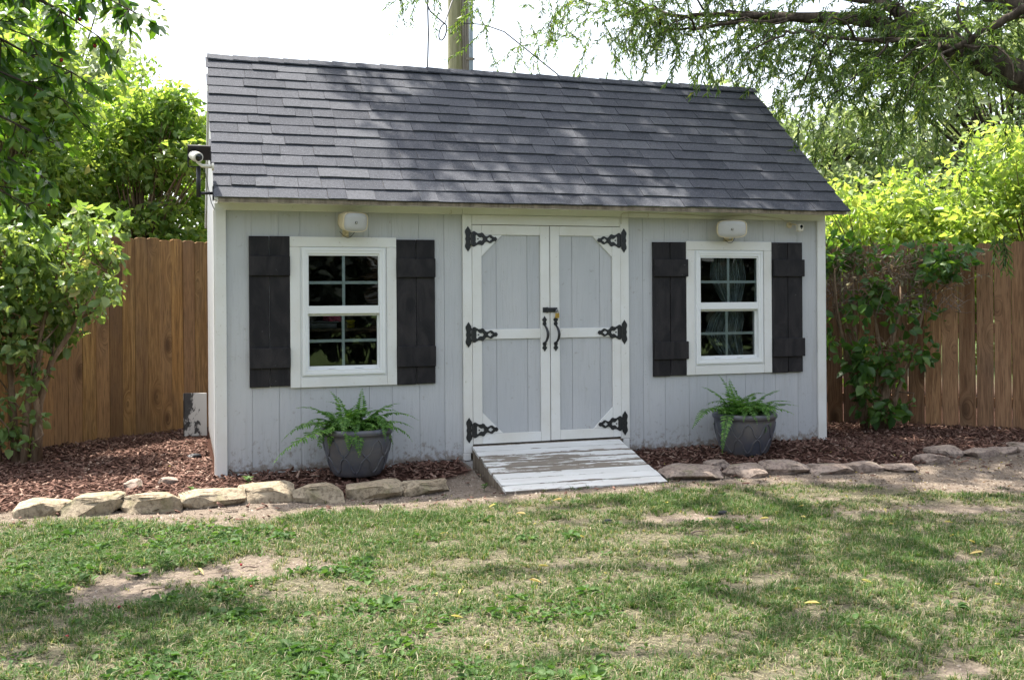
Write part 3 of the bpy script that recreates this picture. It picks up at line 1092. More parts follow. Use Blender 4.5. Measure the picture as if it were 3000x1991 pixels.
def speaker(c, w, h, d, yaw, pitch, label, badge_off, bracket_dx):
    root = empty('loudspeaker', c)
    tag(root, label, 'speaker', 'weathered speakers under the eave')
    Rm = Matrix.Rotation(yaw, 3, 'Z') @ Matrix.Rotation(pitch, 3, 'X')
    n = 44

    def ring(k, y, e=.42):
        out = []
        for i in range(n):
            t = 2 * math.pi * i / n
            cx, cz = math.cos(t), math.sin(t)
            x = math.copysign(abs(cx) ** e, cx) * w / 2 * k
            z = math.copysign(abs(cz) ** e, cz) * h / 2 * k
            z *= 1 - .10 * abs(x / (w / 2)) ** 2
            x *= 1 - .05 * abs(z / (h / 2)) ** 2
            out.append(Rm @ Vector((x, y, z)) + Vector(c))
        return out

    def loft(rings, cap0=True, cap1=True):
        vs, fs = [], []
        for r_ in rings:
            vs += r_
        for j in range(len(rings) - 1):
            for i in range(n):
                fs.append((j * n + i, j * n + (i + 1) % n, (j + 1) * n + (i + 1) % n, (j + 1) * n + i))
        if cap0:
            fs.append(tuple(range(n)))
        if cap1:
            fs.append(tuple((len(rings) - 1) * n + i for i in range(n)))
        return vs, fs
    b = MB()
    b.add(*loft([ring(.55, d * .5), ring(.72, d * .42), ring(.93, 0), ring(.99, -d * .38), ring(1.0, -d * .47), ring(.985, -d * .5), ring(.945, -d * .5), ring(.935, -d * .465)], True, True))
    b.build('cabinet', M['beige'], root, True)
    b = MB()
    b.add(*loft([ring(.925, -d * .462), ring(.90, -d * .485), ring(.5, -d * .52), ring(.15, -d * .527)], True, True))
    g = b.build('grille', M['grille'], root, True)
    # maker's badge: dark square with a pale mark
    bx = badge_off
    q = MB().box(-.0075 + bx, .0075 + bx, -d * .527 - .006, -d * .527 + .004, -.0075 - .002, .0075 - .002)
    q.v = [tuple(Rm @ Vector(v) + Vector(c)) for v in q.v]
    q.build('badge', M['lens'], root)
    q = MB()
    q.box(-.0045 + bx, -.001 + bx, -d * .527 - .0072, -d * .527 - .0055, -.0065, .0035)
    q.box(.001 + bx, .0045 + bx, -d * .527 - .0072, -d * .527 - .0055, -.0065, -.003)
    q.box(.001 + bx, .0045 + bx, -d * .527 - .0072, -d * .527 - .0055, -.001, .0035)
    q.v = [tuple(Rm @ Vector(v) + Vector(c)) for v in q.v]
    q.build('badge_mark', M['camwhite'], root)
    cx = c[0] + bracket_dx
    b = MB()
    b.box(cx - .022, cx + .022, -.012, -.0005, c[2] - h * .5 - .04, c[2] + .03)
    b.tube([(cx, -.01, c[2] - h * .5 - .02), (cx, c[1] + .02, c[2] - h * .5 - .018), (cx, c[1] + .02, c[2] - h * .38)], .008, 8)
    b.build('bracket', M['beige'], root)
    pts = []
    for i in range(13):
        t = i / 12
        pts.append((cx + .01 - .055 + .11 * t, -.03 - .02 * math.sin(math.pi * t), c[2] - h * .47 - .045 * math.sin(math.pi * t)))
    MB().tube(pts, .0022, 6).build('cable_loop', M['wire'], root, True)
    return root


speaker((-1.528, -.125, 1.812), .196, .142, .15, R(20), R(9), 'beige loudspeaker above the left window, turned towards the doors', .0, -.02)
speaker((1.490, -.125, 1.803), .240, .142, .14, R(-18), R(7), 'beige loudspeaker above the right window', .0, .03)

# little cube camera at the right
k = empty('security_camera', (2.10, -.02, 1.84))
tag(k, 'small cream cube camera beside the right corner trim', 'camera')
MB().disc_y(2.105, 1.848, .026, -.012, -.0005, 20).build('mount_disc', M['beige'], k, bevel=.003)
MB().tube([(2.105, -.01, 1.85), (2.115, -.04, 1.853), (2.145, -.06, 1.845)], .006, 8).build('arm', M['beige'], k, True)
MB().box(2.132, 2.180, -.105, -.055, 1.790, 1.850).build('camera_body', M['camwhite'], k, bevel=.008)
MB().disc_y(2.156, 1.830, .0135, -.1085, -.104, 20).build('lens', M['lens'], k)
MB().disc_y(2.156, 1.811, .004, -.108, -.104, 10).build('sensor', M['lens'], k)
# thin cable stapled along the frieze to that camera
pts = [(.592, -.021, 1.83), (.592, -.022, 1.905), (.61, -.022, 1.917), (.75, -.022, 1.922), (1.1, -.022, 1.916), (1.45, -.023, 1.905), (1.72, -.022, 1.92), (1.88, -.022, 1.908), (2.02, -.022, 1.897), (2.07, -.02, 1.872), (2.10, -.016, 1.862)]
o = MB().tube(pts, .0022, 6).build('camera_cable', M['cable'], None, True, origin=(1.3, -.02, 1.91))
tag(o, 'thin tan cable running along the white frieze to the cube camera', 'cable')

# bullet camera and small solar panel at the left eave
k = empty('security_camera', (-2.462, -.2, 2.15))
tag(k, 'white bullet camera on an arm at the left roof edge', 'camera')
b = MB()
ax = Vector((.45, -.82, -.28)).normalized()
c0 = Vector((-2.575, -.19, 2.225))
prof = [(-.052, .012), (-.048, .022), (-.036, .030), (-.01, .034), (.03, .0345), (.045, .033), (.046, .029)]
b.tube([c0 + ax * t for t, r_ in prof], [r_ for t, r_ in prof], 20)
b.build('camera_body', M['camwhite'], k, True)
MB().tube([c0 + ax * .044, c0 + ax * .049], [.0255, .024], 20).build('lens', M['lens'], k, True)
MB().tube([(-2.565, -.19, 2.19), (-2.535, -.19, 2.163), (-2.455, -.19, 2.158)], [.010, .012, .013], 10).build('arm', M['camwhite'], k, True)
MB().tube([(-2.470, -.19, 2.158), (-2.4565, -.19, 2.158)], [.026, .026], 16).build('mount_disc', M['camwhite'], k)
k = empty('solar_panel', (-2.46, -.2, 1.96))
tag(k, 'small black solar panel on a bent post at the left eave', 'solar panel')
b = MB()
b.tube([(-2.556, -.16, 1.955), (-2.556, -.16, 2.16)], .0145, 12)
b.build('post', M['blackplastic'], k, True)
MB().tube([(-2.556, -.16, 1.98), (-2.462, -.16, 1.983)], .010, 10).build('arm', M['blackplastic'], k, True)
MB().box(-2.466, -2.4565, -.20, -.12, 1.935, 2.03).build('mount_plate', M['blackplastic'], k, bevel=.002)
MB().tube([(-2.475, -.16, 2.265), (-2.475, -.16, 2.175), (-2.48, -.16, 2.165), (-2.615, -.16, 2.157), (-2.622, -.16, 2.165), (-2.622, -.16, 2.25)], .0045, 6).build('yoke', M['blackplastic'], k)
b = MB().box(-.075, .075, -.066, .066, -.007, .007)
Rm = Matrix.Rotation(R(-38), 3, 'X')
b.v = [tuple(Rm @ Vector(v) + Vector((-2.550, -.135, 2.258))) for v in b.v]
pn = b.build('panel_housing', M['blackplastic'], k, bevel=.002)
b = MB().box(-.070, .070, -.061, .061, .0068, .0085)
b.v = [tuple(Rm @ Vector(v) + Vector((-2.550, -.135, 2.258))) for v in b.v]
b.build('solar_cells', M['panel'], k)
MB().tube([(-2.52, -.16, 2.17), (-2.505, -.165, 2.08), (-2.49, -.17, 2.0), (-2.475, -.18, 1.92), (-2.455, -.19, 1.87)], .003, 6).build('cable', M['wire'], k, True)

# ------------------------------------------------------------------ ramp
RAMP = empty('wooden_ramp', (-.03, -.45, -.04))
tag(RAMP, 'short white wooden ramp with peeling paint below the double doors', 'ramp')
rt, rb = (-.028, .166), (-.875, -.022)
rl = math.hypot(rb[0] - rt[0], rb[1] - rt[1])
ra = math.atan2(rt[1] - rb[1], rt[0] - rb[0])
NP = 8
peel = [.01, .07, .12, .14, .15, .04, .03, .07]
pw = rl / NP
for i in range(NP):
    s = (i + .5) * pw
    y = rt[0] + (rb[0] - rt[0]) * s / rl
    z = rt[1] + (rb[1] - rt[1]) * s / rl
    sx = random.Random(i).uniform(-.004, .004)
    key = MB().box(-.592, .592, -pw / 2 + .0036, pw / 2 - .0036, -.022, 0).mesh('plank', False, .002)
    o = add('plank', key, M['ramp'], RAMP, (-.034 + sx, y, z + random.Random(i + 9).uniform(-.0015, .0015)), (ra, 0, 0))
    o.color = (peel[i], 0, 0, 1)
for xx in (-.618, .02, .525):
    MB().prism_x([(-.02, .14), (-.02, -.05), (rb[0] + .02, -.055), (rb[0] + .02, -.045)], xx, xx + .038).build('stringer', M['rawwood'], RAMP, origin=(xx, -.4, 0))

# ------------------------------------------------------------------ fences


def fence(A, B, mat, z0, htop, n0, pwid, label, gap, dog, seed, skip=()):
    A, B = Vector((*A, 0)), Vector((*B, 0))
    d = (B - A)
    L = d.length
    d.normalize()
    ang = math.atan2(d.y, d.x)
    F = empty('fence', (A.x, A.y, z0))
    tag(F, label, 'fence')
    rr = random.Random(seed)
    n = int(L / (pwid + gap))
    nrm = Vector((d.y, -d.x, 0))
    if nrm.dot(Vector((-2.67, -7.4, 0)) - A) < 0:
        nrm = -nrm
    meshes = []
    for q in range(4):
        hh = htop - z0
        w2 = pwid / 2
        if dog:
            c = .028
            poly = [(-w2, 0), (w2, 0), (w2, hh - c), (w2 - c, hh - .003), (-w2 + c, hh), (-w2, hh - c)]
        else:
            poly = [(-w2, 0), (w2, 0), (w2, hh - .012), (w2 * .45, hh), (-w2 * .5, hh - .002), (-w2, hh - .014)]
        me_ = MB().prism_y(poly, -.009, .009).mesh('picket', False, .0015)
        me_.transform(Matrix.Rotation(rr.uniform(-.003, .003), 4, 'Y'))
        meshes.append(me_)
    for i in range(n):
        p = A + d * ((pwid + gap) * (i + .5))
        add('picket', meshes[rr.randrange(4)], mat, F, (p.x, p.y, z0 + rr.uniform(-.012, .012)),
            (rr.uniform(-.006, .006), rr.uniform(-.004, .004), ang + rr.uniform(-.012, .012)))
    for hz in (.3, 1.0, 1.6):
        c = A + d * L / 2 - nrm * .035
        add('rail', MB().box(-L / 2, L / 2, -.019, .019, -.043, .043).mesh('rail', False, .002), mat, F, (c.x, c.y, z0 + hz), (0, 0, ang))
    k = 0
    while k * 2.4 <= L:
        c = A + d * min(k * 2.4 + .05, L) - nrm * .10
        add('post', MB().box(-.045, .045, -.045, .045, 0, htop - z0 - .05).mesh('post', False, .003), mat, F, (c.x, c.y, z0), (0, 0, ang))
        k += 1
    return F


ldir = Vector((-2.536 + 4.116, 3.405 - 2.087)).normalized()
fence((-4.116 - ldir.x * 2.2, 2.087 - ldir.y * 2.2), (-.3, 5.27), M['fenceL'], -.05, 1.855, 0, .139, 'golden brown picket fence behind the left side of the shed', .0025, False, 21)
rdir = Vector((4.845 - 3.538, .3396 - 1.585)).normalized()
fence((-.22, 5.15), (4.845 + rdir.x * 1.8, .3396 + rdir.y * 1.8), M['fenceR'], -.06, 1.755, 0, .146, 'reddish brown dog-eared picket fence behind the right side of the shed', .007, True, 33)

# ------------------------------------------------------------------ stones


def stone_mesh(sx, sy, sz, seed, box=.30):
    rs = random.Random(seed)
    bm = bmesh.new()
    bmesh.ops.create_icosphere(bm, subdivisions=4, radius=1)
    ph = [rs.uniform(0, 6.28) for _ in range(12)]
    planes = []
    for _ in range(11):
        n = Vector((rs.gauss(0, 1), rs.gauss(-.2, 1), rs.gauss(.25, .8))).normalized()
        planes.append((n, rs.uniform(.62, .84)))
    skew = rs.uniform(-.25, .25)
    from mathutils import noise as mn
    off = Vector((rs.uniform(0, 50), rs.uniform(0, 50), rs.uniform(0, 50)))
    for v in bm.verts:
        p = v.co.copy()
        q = Vector([math.copysign(abs(a) ** box, a) for a in p]) * .78
        for n, dd in planes:
            e = q.dot(n) - dd
            if e > 0:
                q -= n * e
        nz = mn.noise(q * 1.6 + off) * .10 + mn.noise(q * 4.5 + off) * .045 + mn.noise(q * 11 + off) * .028
        q *= 1 + nz
        q.z += skew * q.x * .35
        v.co = Vector((q.x * sx * .72, q.y * sy * .70, max(q.z, -.75) * sz * .62))
    me = bpy.data.meshes.new('stone')
    bm.to_mesh(me)
    bm.free()
    me.polygons.foreach_set('use_smooth', [True] * len(me.polygons))
    try:
        me.set_sharp_from_angle(angle=R(24))
    except Exception:
        pass
    return me


STONES = [
    # x, y, sx, sy, sz, yaw, mat, label
    (-3.86, -.50, .26, .20, .13, .1, 'stoneT', 'sunlit tan edging stone cut off by the left picture edge'),
    (-3.475, -.64, .28, .19, .145, -.25, 'stoneT', 'rounded tan edging stone second from the left picture edge'),
    (-3.185, -.69, .31, .21, .18, -.1, 'stoneT', 'tan edging stone with a hump rising to the right, third from the left'),
    (-2.855, -.71, .34, .23, .17, -.12, 'stoneT', 'flat-faced tan edging stone with a dip in its top, fourth from the left'),
    (-2.505, -.70, .37, .22, .175, .1, 'stoneT', 'long tan edging stone in front of the shed left corner'),
    (-2.165, -.66, .32, .20, .155, -.08, 'stoneT', 'mossy tan edging stone just right of the left corner trim'),
    (-1.845, -.73, .29, .24, .165, -.1, 'stoneT', 'blocky tan edging stone left of the left planter'),
    (-1.475, -.73, .335, .23, .155, -.15, 'stoneT', 'broad tan edging stone directly in front of the left planter'),
    (-1.145, -.70, .30, .20, .13, .2, 'stoneT', 'low brown edging stone right of the left planter'),
    (.80, -.74, .40, .34, .11, -.35, 'stoneG', 'big flat brown slab beside the ramp right edge'),
    (1.10, -.60, .20, .16, .10, .2, 'stoneG', 'small brown stone tucked behind the slab beside the ramp'),
    (1.20, -.84, .29, .22, .12, .12, 'stoneG', 'angular brown edging stone left of the right planter'),
    (1.53, -.82, .31, .22, .135, -.1, 'stoneG', 'rounded grey brown edging stone in front of the right planter'),
    (1.83, -.93, .28, .18, .10, -.1, 'stoneG', 'low grey edging stone below the right corner trim'),
    (2.12, -.93, .26, .17, .10, .0, 'stoneG', 'straight grey edging stone right of the shed right corner'),
    (2.38, -1.02, .22, .16, .07, -.2, 'stoneG', 'half-buried grey stone between the edging and the leaf litter'),
    (2.80, -.82, .24, .18, .10, -.3, 'stoneG', 'pale grey stone leaning at the bend of the edging'),
    (3.10, -.66, .27, .20, .12, .1, 'stoneG', 'rounded grey stone below the right shrub, right of the bend'),
    (3.38, -.72, .30, .18, .10, .15, 'stoneG', 'flat grey edging stone under the right fence'),
    (3.64, -.70, .20, .16, .09, .0, 'stoneG', 'small grey stone next to last at the right picture edge'),
    (3.92, -.66, .30, .2, .10, .0, 'stoneG', 'grey edging stone cut off by the right picture edge'),
]
for i, (x, y, sx, sy, sz, a, mt, lab) in enumerate(STONES):
    sz *= .80
    z = float(gz(x, y)) + sz * .26
    tag(add('edging_stone', stone_mesh(sx, sy, sz, 100 + i), M[mt], None, (x, y, z), (0, 0, a)), lab, 'stone', 'stones edging the mulch bed')
for i, (x, y, s, lab) in enumerate(((-2.77, .03, .12, 'small grey rock lying in the mulch left of the shed'), (-2.98, .02, .13, 'flat brown rock half sunk in the sunlit mulch'),
                                    (-3.03, -.62, .07, 'pale chip of rock wedged between the humped and the dipped edging stones'))):
    tag(add('rock', stone_mesh(s, s * .7, s * .6, 300 + i), M['stoneG'], None, (x, y, float(gz(x, y)) + .02), (0, 0, i)), lab, 'rock')
lump = stone_mesh(.11, .06, .06, 77, .7)
tag(add('dark_lump', lump, M['blackplastic'], None, (-2.58, 1.15, .02), (0, 0, .4)), 'crumpled black scrap lying on the mulch beside the shed', 'scrap')
for i, (x, y, lab) in enumerate(((-.36, -1.95, 'black lump lying on the grass in front of the ramp'), (.43, -1.86, 'black lump at the edge of the bare dirt patch right of the ramp'))):
    tag(add('dark_lump', stone_mesh(.05, .032, .028, 78 + i, .55), M['blackplastic'], None, (x, y, float(gz(x, y)) + .012)), lab, 'lump')

# leaning block
b = MB().box(-.105, .105, -.022, .022, 0, .40)
LB = b.build('leaning_board', M['conc'], None, bevel=.004)
LB.location = (-2.555, 2.62, .0)
LB.rotation_euler = (R(-9), R(3), R(18))
tag(LB, 'dark board splashed with white paint leaning at the shed back corner', 'board')

# ------------------------------------------------------------------ planters


def planter(cx, cy, z, label, seed):
    P = empty('planter', (cx, cy, z))
    tag(P, label, 'planter', 'glazed planters under the windows')
    H, rb_, rt_ = .325, .160, .234

    def rad(t):
        return rb_ + (rt_ - rb_) * math.sin(t * math.pi / 2) ** .85
    prof = [(0, .0), (rb_ - .01, 0)] + [(rad(t), .004 + t * (H - .05)) for t in np.linspace(0, 1, 14)]
    prof += [(rt_ + .006, H - .043), (rt_ + .014, H - .034), (rt_ + .016, H - .02), (rt_ + .013, H - .007), (rt_ + .003, H), (rt_ - .012, H - .004), (rt_ - .02, H - .03), (rt_ - .03, H - .08), (0, H - .08)]
    MB().lathe(prof, 64, (cx, cy, z)).build('pot', M['pot'], P, True)
    # raised lattice of ogee diamonds
    nd = 9
    rel = MB()
    for row in range(2):
        for q in range(nd):
            for sgn in (-1, 1):
                pts = []
                for i in range(13):
                    t = i / 12
                    ss = t + .11 * math.sin(2 * math.pi * t)
                    tt_ = .08 + row * .42 + t * .42
                    th = (q + (row % 2) * .5 + sgn * .5 * ss) * 2 * math.pi / nd + seed
                    if row == 1:
                        th = (q + sgn * .5 * (1 - ss)) * 2 * math.pi / nd + seed
                    else:
                        th = (q + sgn * .5 * ss) * 2 * math.pi / nd + seed
                    r_ = rad(tt_) + .0005
                    pts.append((cx + r_ * math.cos(th), cy + r_ * math.sin(th), z + .004 + tt_ * (H - .05)))
                rel.tube(pts, .0052, 6)
    rel.build('raised_lattice', M['pot'], P, True)
    s = MB()
    n = 24
    vs = [(cx, cy, z + H - .048)] + [(cx + (rt_ - .018) * math.cos(2 * math.pi * i / n), cy + (rt_ - .018) * math.sin(2 * math.pi * i / n), z + H - .055) for i in range(n)]
    s.add(vs, [(0, 1 + i, 1 + (i + 1) % n) for i in range(n)])
    s.build('potting_soil', M['potsoil'], P)
    return P


planter(-1.52, -.285, .055, 'dark glazed planter with lattice relief under the left window', .3)
planter(1.51, -.29, .035, 'dark glazed planter with lattice relief under the right window', .1)


def frond_mesh(L, az, rise, droop, seed, wid=.055):
    rs = random.Random(seed)
    n = max(12, int(L / .0165))
    pts = []
    p = Vector((0, 0, 0))
    el = rise
    for i in range(n + 1):
        pts.append(p.copy())
        a = az + .35 * math.sin(i * 5 / n + seed)
        p = p + Vector((math.cos(a) * math.cos(el), math.sin(a) * math.cos(el), math.sin(el))) * L / n
        el -= droop / n * (1 + .6 * i / n)
    vs, fs, vv = [], [], []
    b = MB()
    q_ = pts[::3]
    b.tube(q_, [.0022 - .0015 * i / len(q_) for i in range(len(q_))], 4)
    vs, fs = b.v, b.f
    vv = [.8] * len(vs)
    for i in range(3, n + 1):
        t = i / n
        env = min(1, (t - .05) * 4) * (1 - max(0, t - .45) / .58) ** .8
        for half in (0,):
            c = pts[i] if half == 0 else (pts[i] + pts[min(i + 1, n)]) / 2
            d = (pts[min(i + 1, n)] - pts[i - 1]).normalized()
            side = d.cross(Vector((0, 0, 1)))
            if side.length < 1e-3:
                side = Vector((1, 0, 0))
            side.normalize()
            nrm = side.cross(d)
            for s in (-1, 1):
                l = wid * env * rs.uniform(.85, 1.1)
                w = .0098 * (.45 + .55 * env)
                dirn = (side * s + d * .35 - nrm * rs.uniform(-.1, .5)).normalized()
                t2 = (d - dirn * d.dot(dirn)).normalized()
                k = len(vs)
                vs += [tuple(c), tuple(c + dirn * l * .4 + t2 * w), tuple(c + dirn * l * .8 + t2 * w * .6), tuple(c + dirn * l + d * .004 - nrm * l * .12), tuple(c + dirn * l * .8 - t2 * w * .5), tuple(c + dirn * l * .4 - t2 * w)]
                fs += [(k, k + 1, k + 2, k + 3), (k, k + 3, k + 4, k + 5)]
                q = rs.uniform(.1, .9)
                vv += [q] * 6
    me = bpy.data.meshes.new('frond')
    me.from_pydata(vs, [], fs)
    at = me.attributes.new('v', 'FLOAT', 'POINT')
    at.data.foreach_set('value', np.array(vv, np.float32))
    return me


def fern(cx, cy, z, label, big, seed):
    Fn = empty('fern', (cx, cy, z))
    tag(Fn, label, 'fern', 'ferns growing in the planters')
    rs = random.Random(seed)
    for i, (az, L, rise, droop, wd) in enumerate(big):
        o = add('frond', frond_mesh(L, R(az), R(rise), R(droop), seed * 50 + i, wd), M['fern'], Fn, (cx + .06 * math.cos(R(az)), cy + .06 * math.sin(R(az)), z))
    for i in range(95):
        az = rs.uniform(0, 360)
        L = rs.uniform(.20, .40)
        if math.sin(R(az)) > .2:
            L *= .68
        add('frond', frond_mesh(L, R(az), R(rs.uniform(35, 86)), R(rs.uniform(50, 150)), seed * 90 + i, rs.uniform(.042, .070)), M['fern'], Fn,
            (cx + rs.uniform(-.09, .09), cy + rs.uniform(-.08, .08), z))


fern(-1.555, -.30, .345, 'bushy green fern in the left planter with two long fronds to the left',
     [(186, .50, 40, 75, .075), (205, .66, 22, 60, .080), (-6, .46, 50, 70, .050), (20, .38, 58, 50, .06), (120, .34, 72, 30, .05), (60, .34, 70, 25, .05), (250, .30, 50, 140, .05), (275, .27, 45, 150, .045), (170, .40, 62, 60, .06), (335, .34, 50, 90, .055)], 3)
fern(1.48, -.30, .325, 'green fern in the right planter with fronds trailing left over the rim',
     [(195, .55, 35, 70, .06), (215, .55, 25, 95, .055), (180, .42, 50, 90, .05), (0, .42, 40, 45, .05), (15, .40, 55, 45, .05), (110, .36, 75, 25, .05), (300, .34, 40, 170, .045), (80, .33, 75, 30, .05), (350, .44, 30, 35, .055), (150, .36, 70, 50, .05)], 7)

# ------------------------------------------------------------------ leaf clouds


def unit(v):
    return v / np.maximum(np.linalg.norm(v, axis=1, keepdims=True), 1e-9)


def leaf_arrays(P, D, Nn, L, Wd, rnd, fold=.15, bend=.15, oval=False):
    """P base points, D axis, Nn rough normals"""
    D = unit(D)
    S = unit(np.cross(D, Nn))
    U = np.cross(S, D)
    L = L[:, None]
    Wd = Wd[:, None]
    if not oval:
        V = np.stack([P, P + D * L * .45 + S * Wd + U * Wd * fold * 2, P + D * L - U * L * bend, P + D * L * .45 - S * Wd + U * Wd * fold * 2], 1)
        n = 4
        base = np.arange(len(P))[:, None] * 4
        F = np.concatenate([base + np.array([[0, 1, 2]]), base + np.array([[0, 2, 3]])])
    else:
        V = np.stack([P, P + D * L * .30 + S * Wd * .9 + U * Wd * fold * 2, P + D * L * .68 + S * Wd * .75 + U * (Wd * fold * 1.6 - L * bend * .35),
                      P + D * L - U * L * bend, P + D * L * .68 - S * Wd * .75 + U * (Wd * fold * 1.6 - L * bend * .35), P + D * L * .30 - S * Wd * .9 + U * Wd * fold * 2], 1)
        n = 6
        base = np.arange(len(P))[:, None] * 6
        F = np.concatenate([base + np.array([[0, 1, 2, 3]]), base + np.array([[0, 3, 4, 5]])])
    return V.reshape(-1, 3), F, np.repeat(rnd, n)


def leaf_obj(name, mat, parent, P, D, Nn, L, Wd, rnd, **kw):
    V, F, a = leaf_arrays(P, D, Nn, L, Wd, rnd, **kw)
    o = WL[parent.name] if parent is not None else Vector((0, 0, 0))
    V = V - np.array(o)[None]
    return add(name, mesh_np(name, V, F, {'v': a}), mat, parent, o)


def tree(name, label, cat, base, trunk, clumps, nleaf, lsize, mat, bark, seed, group=None, aspect=.30, clump_r=.34, trunk_r=.06, oval=False, up=.6, stems=None, flat=.7, lo=0, hi=1):
    """clumps: list of (x,y,z) centres or (x,y,z,r)"""
    T = empty(name, base)
    tag(T, label, cat, group)
    rs = np.random.RandomState(seed)
    rr = random.Random(seed)
    b = MB()
    base = Vector(base)
    top = Vector(trunk)
    clumps = [c if len(c) == 4 else (*c, clump_r) for c in clumps]
    if stems is None:
        pts = [base + (top - base) * t + Vector((rr.uniform(-.05, .05), rr.uniform(-.05, .05), 0)) * (1 if 0 < t < 1 else 0) for t in (0, .3, .6, 1)]
        b.tube(pts, [trunk_r * 1.25, trunk_r, trunk_r * .85, trunk_r * .6], 8)
        starts = pts[1:]
    else:
        starts = []
        for st in stems:
            st = [Vector(p) for p in st]
            b.tube(st, [trunk_r * (1 - .7 * i / (len(st) - 1)) for i in range(len(st))], 7)
            starts += st[1:]
    for c in clumps[:160]:
        cv = Vector(c[:3])
        s = min(starts, key=lambda q: (q - cv).length + rr.uniform(0, .4) + max(0, q.z - cv.z) * 2)
        m1 = s.lerp(cv, .5) + Vector((rr.uniform(-.08, .08), rr.uniform(-.08, .08), rr.uniform(-.02, .1)))
        b.tube([s, m1, cv], [trunk_r * .28, trunk_r * .16, trunk_r * .06], 4, False)
    b.build('trunk', bark, T, True, origin=base)
    C = np.array([c[:3] for c in clumps])
    CR = np.array([c[3] for c in clumps])
    w = CR ** 2
    idx = rs.choice(len(C), nleaf, p=w / w.sum())
    off = rs.normal(size=(nleaf, 3))
    off = unit(off) * (rs.rand(nleaf, 1) ** .45)
    off[:, 2] *= flat
    P = C[idx] + off * CR[idx][:, None]
    D = unit(off + rs.normal(size=(nleaf, 3)) * .8 + np.array([0, 0, -.35]))
    Nn = unit(rs.normal(size=(nleaf, 3)) * .55 + np.array([0, 0, up]) + off * .3)
    L = lsize * (.40 + 1.15 * rs.rand(nleaf) ** 1.4)
    cl = rs.rand(len(C))
    rnd = np.clip(lo + (hi - lo) * (.25 * cl[idx] + .75 * rs.rand(nleaf)), 0, 1)
    leaf_obj('crown', mat, T, P, D, Nn, L, L * aspect, rnd, oval=oval)
    return T


def blob(rs, c, r, n, shell=.6, cr=(.2, .4)):
    out = []
    for _ in range(n):
        v = np.array([rs.gauss(0, 1), rs.gauss(0, 1), rs.gauss(0, 1)])
        v /= np.linalg.norm(v)
        t = shell + (1 - shell) * rs.random()
        t *= rs.uniform(.75, 1.05)
        out.append((c[0] + v[0] * r[0] * t, c[1] + v[1] * r[1] * t, max(c[2] + v[2] * r[2] * t, .12), rs.uniform(*cr)))
    return out


rr = random.Random(8)
# --- trees and bushes beyond the left fence
GB = 'bushes beyond the fences'
cl = blob(rr, (-3.05, 4.8, 2.35), (1.0, .7, 1.95), 130, .45, (.18, .34))
tree('leafy_bush', 'tall leafy bush rising over the left fence beside the shed roof', 'bush', (-3.1, 4.7, -.05), (-3.1, 4.75, 1.6), cl, 21000, .085, M['leafA'], M['barkS'], 41, GB)
cl = blob(rr, (-4.55, 4.2, 2.7), (1.2, .8, 2.4), 130, .55, (.22, .42))
tree('leafy_bush', 'larger leafy bush beyond the left fence behind the pruned shrub', 'bush', (-4.5, 4.2, -.05), (-4.5, 4.2, 1.9), cl, 23000, .09, M['leafA'], M['barkS'], 42, GB)
cl = blob(rr, (-2.0, 5.6, 1.7), (.8, .6, 1.5), 70, .5, (.2, .36))
tree('leafy_bush', 'dark leafy bush low against the shed back left corner', 'bush', (-2.0, 5.6, -.05), (-2.0, 5.6, 1.2), cl, 12000, .085, M['leafA'], M['barkS'], 43, GB, hi=.7)
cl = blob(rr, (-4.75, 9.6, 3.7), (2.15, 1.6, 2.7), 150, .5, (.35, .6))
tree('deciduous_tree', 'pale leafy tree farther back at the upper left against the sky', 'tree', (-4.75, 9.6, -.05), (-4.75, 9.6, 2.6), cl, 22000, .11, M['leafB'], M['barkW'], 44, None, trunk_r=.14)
# --- right side
cl = blob(rr, (5.6, 3.6, 1.55), (1.2, .9, 1.45), 90, .5, (.22, .42))
tree('leafy_bush', 'bright leafy bush over the right fence nearest the shed', 'bush', (5.6, 3.6, -.05), (5.6, 3.6, 1.2), cl, 15000, .10, M['leafA'], M['barkS'], 51, GB, lo=.3)
cl = blob(rr, (7.3, 2.6, 1.7), (1.5, 1.0, 1.6), 110, .5, (.25, .45))
tree('leafy_bush', 'bright leafy bush over the right fence at the picture edge', 'bush', (7.3, 2.6, -.05), (7.3, 2.6, 1.3), cl, 18000, .10, M['leafA'], M['barkS'], 52, GB, lo=.3)
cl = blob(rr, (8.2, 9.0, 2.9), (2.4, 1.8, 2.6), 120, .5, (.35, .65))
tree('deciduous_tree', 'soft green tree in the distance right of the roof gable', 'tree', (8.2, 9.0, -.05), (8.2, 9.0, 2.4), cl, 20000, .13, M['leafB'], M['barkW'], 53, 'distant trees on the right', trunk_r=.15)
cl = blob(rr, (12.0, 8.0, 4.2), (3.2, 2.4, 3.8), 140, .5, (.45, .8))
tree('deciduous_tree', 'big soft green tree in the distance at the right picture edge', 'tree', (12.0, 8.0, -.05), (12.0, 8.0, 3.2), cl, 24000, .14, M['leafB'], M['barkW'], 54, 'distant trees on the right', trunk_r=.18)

cl = []  # unseen hedge, added so the window panes mirror something dark
for i in range(150):
    cl.append((rr.uniform(-6, 13), -11.8 + rr.uniform(-.5, .5), rr.uniform(.3, 3.6), rr.uniform(.6, .9)))
tree('reflection_hedge', 'tall dark hedge added out of view to darken the reflections in the window panes', 'hedge', (3, -11.8, -.05), (3, -11.8, 2.5), cl, 30000, .26, M['leafH'], M['barkS'], 58, None, trunk_r=.1)

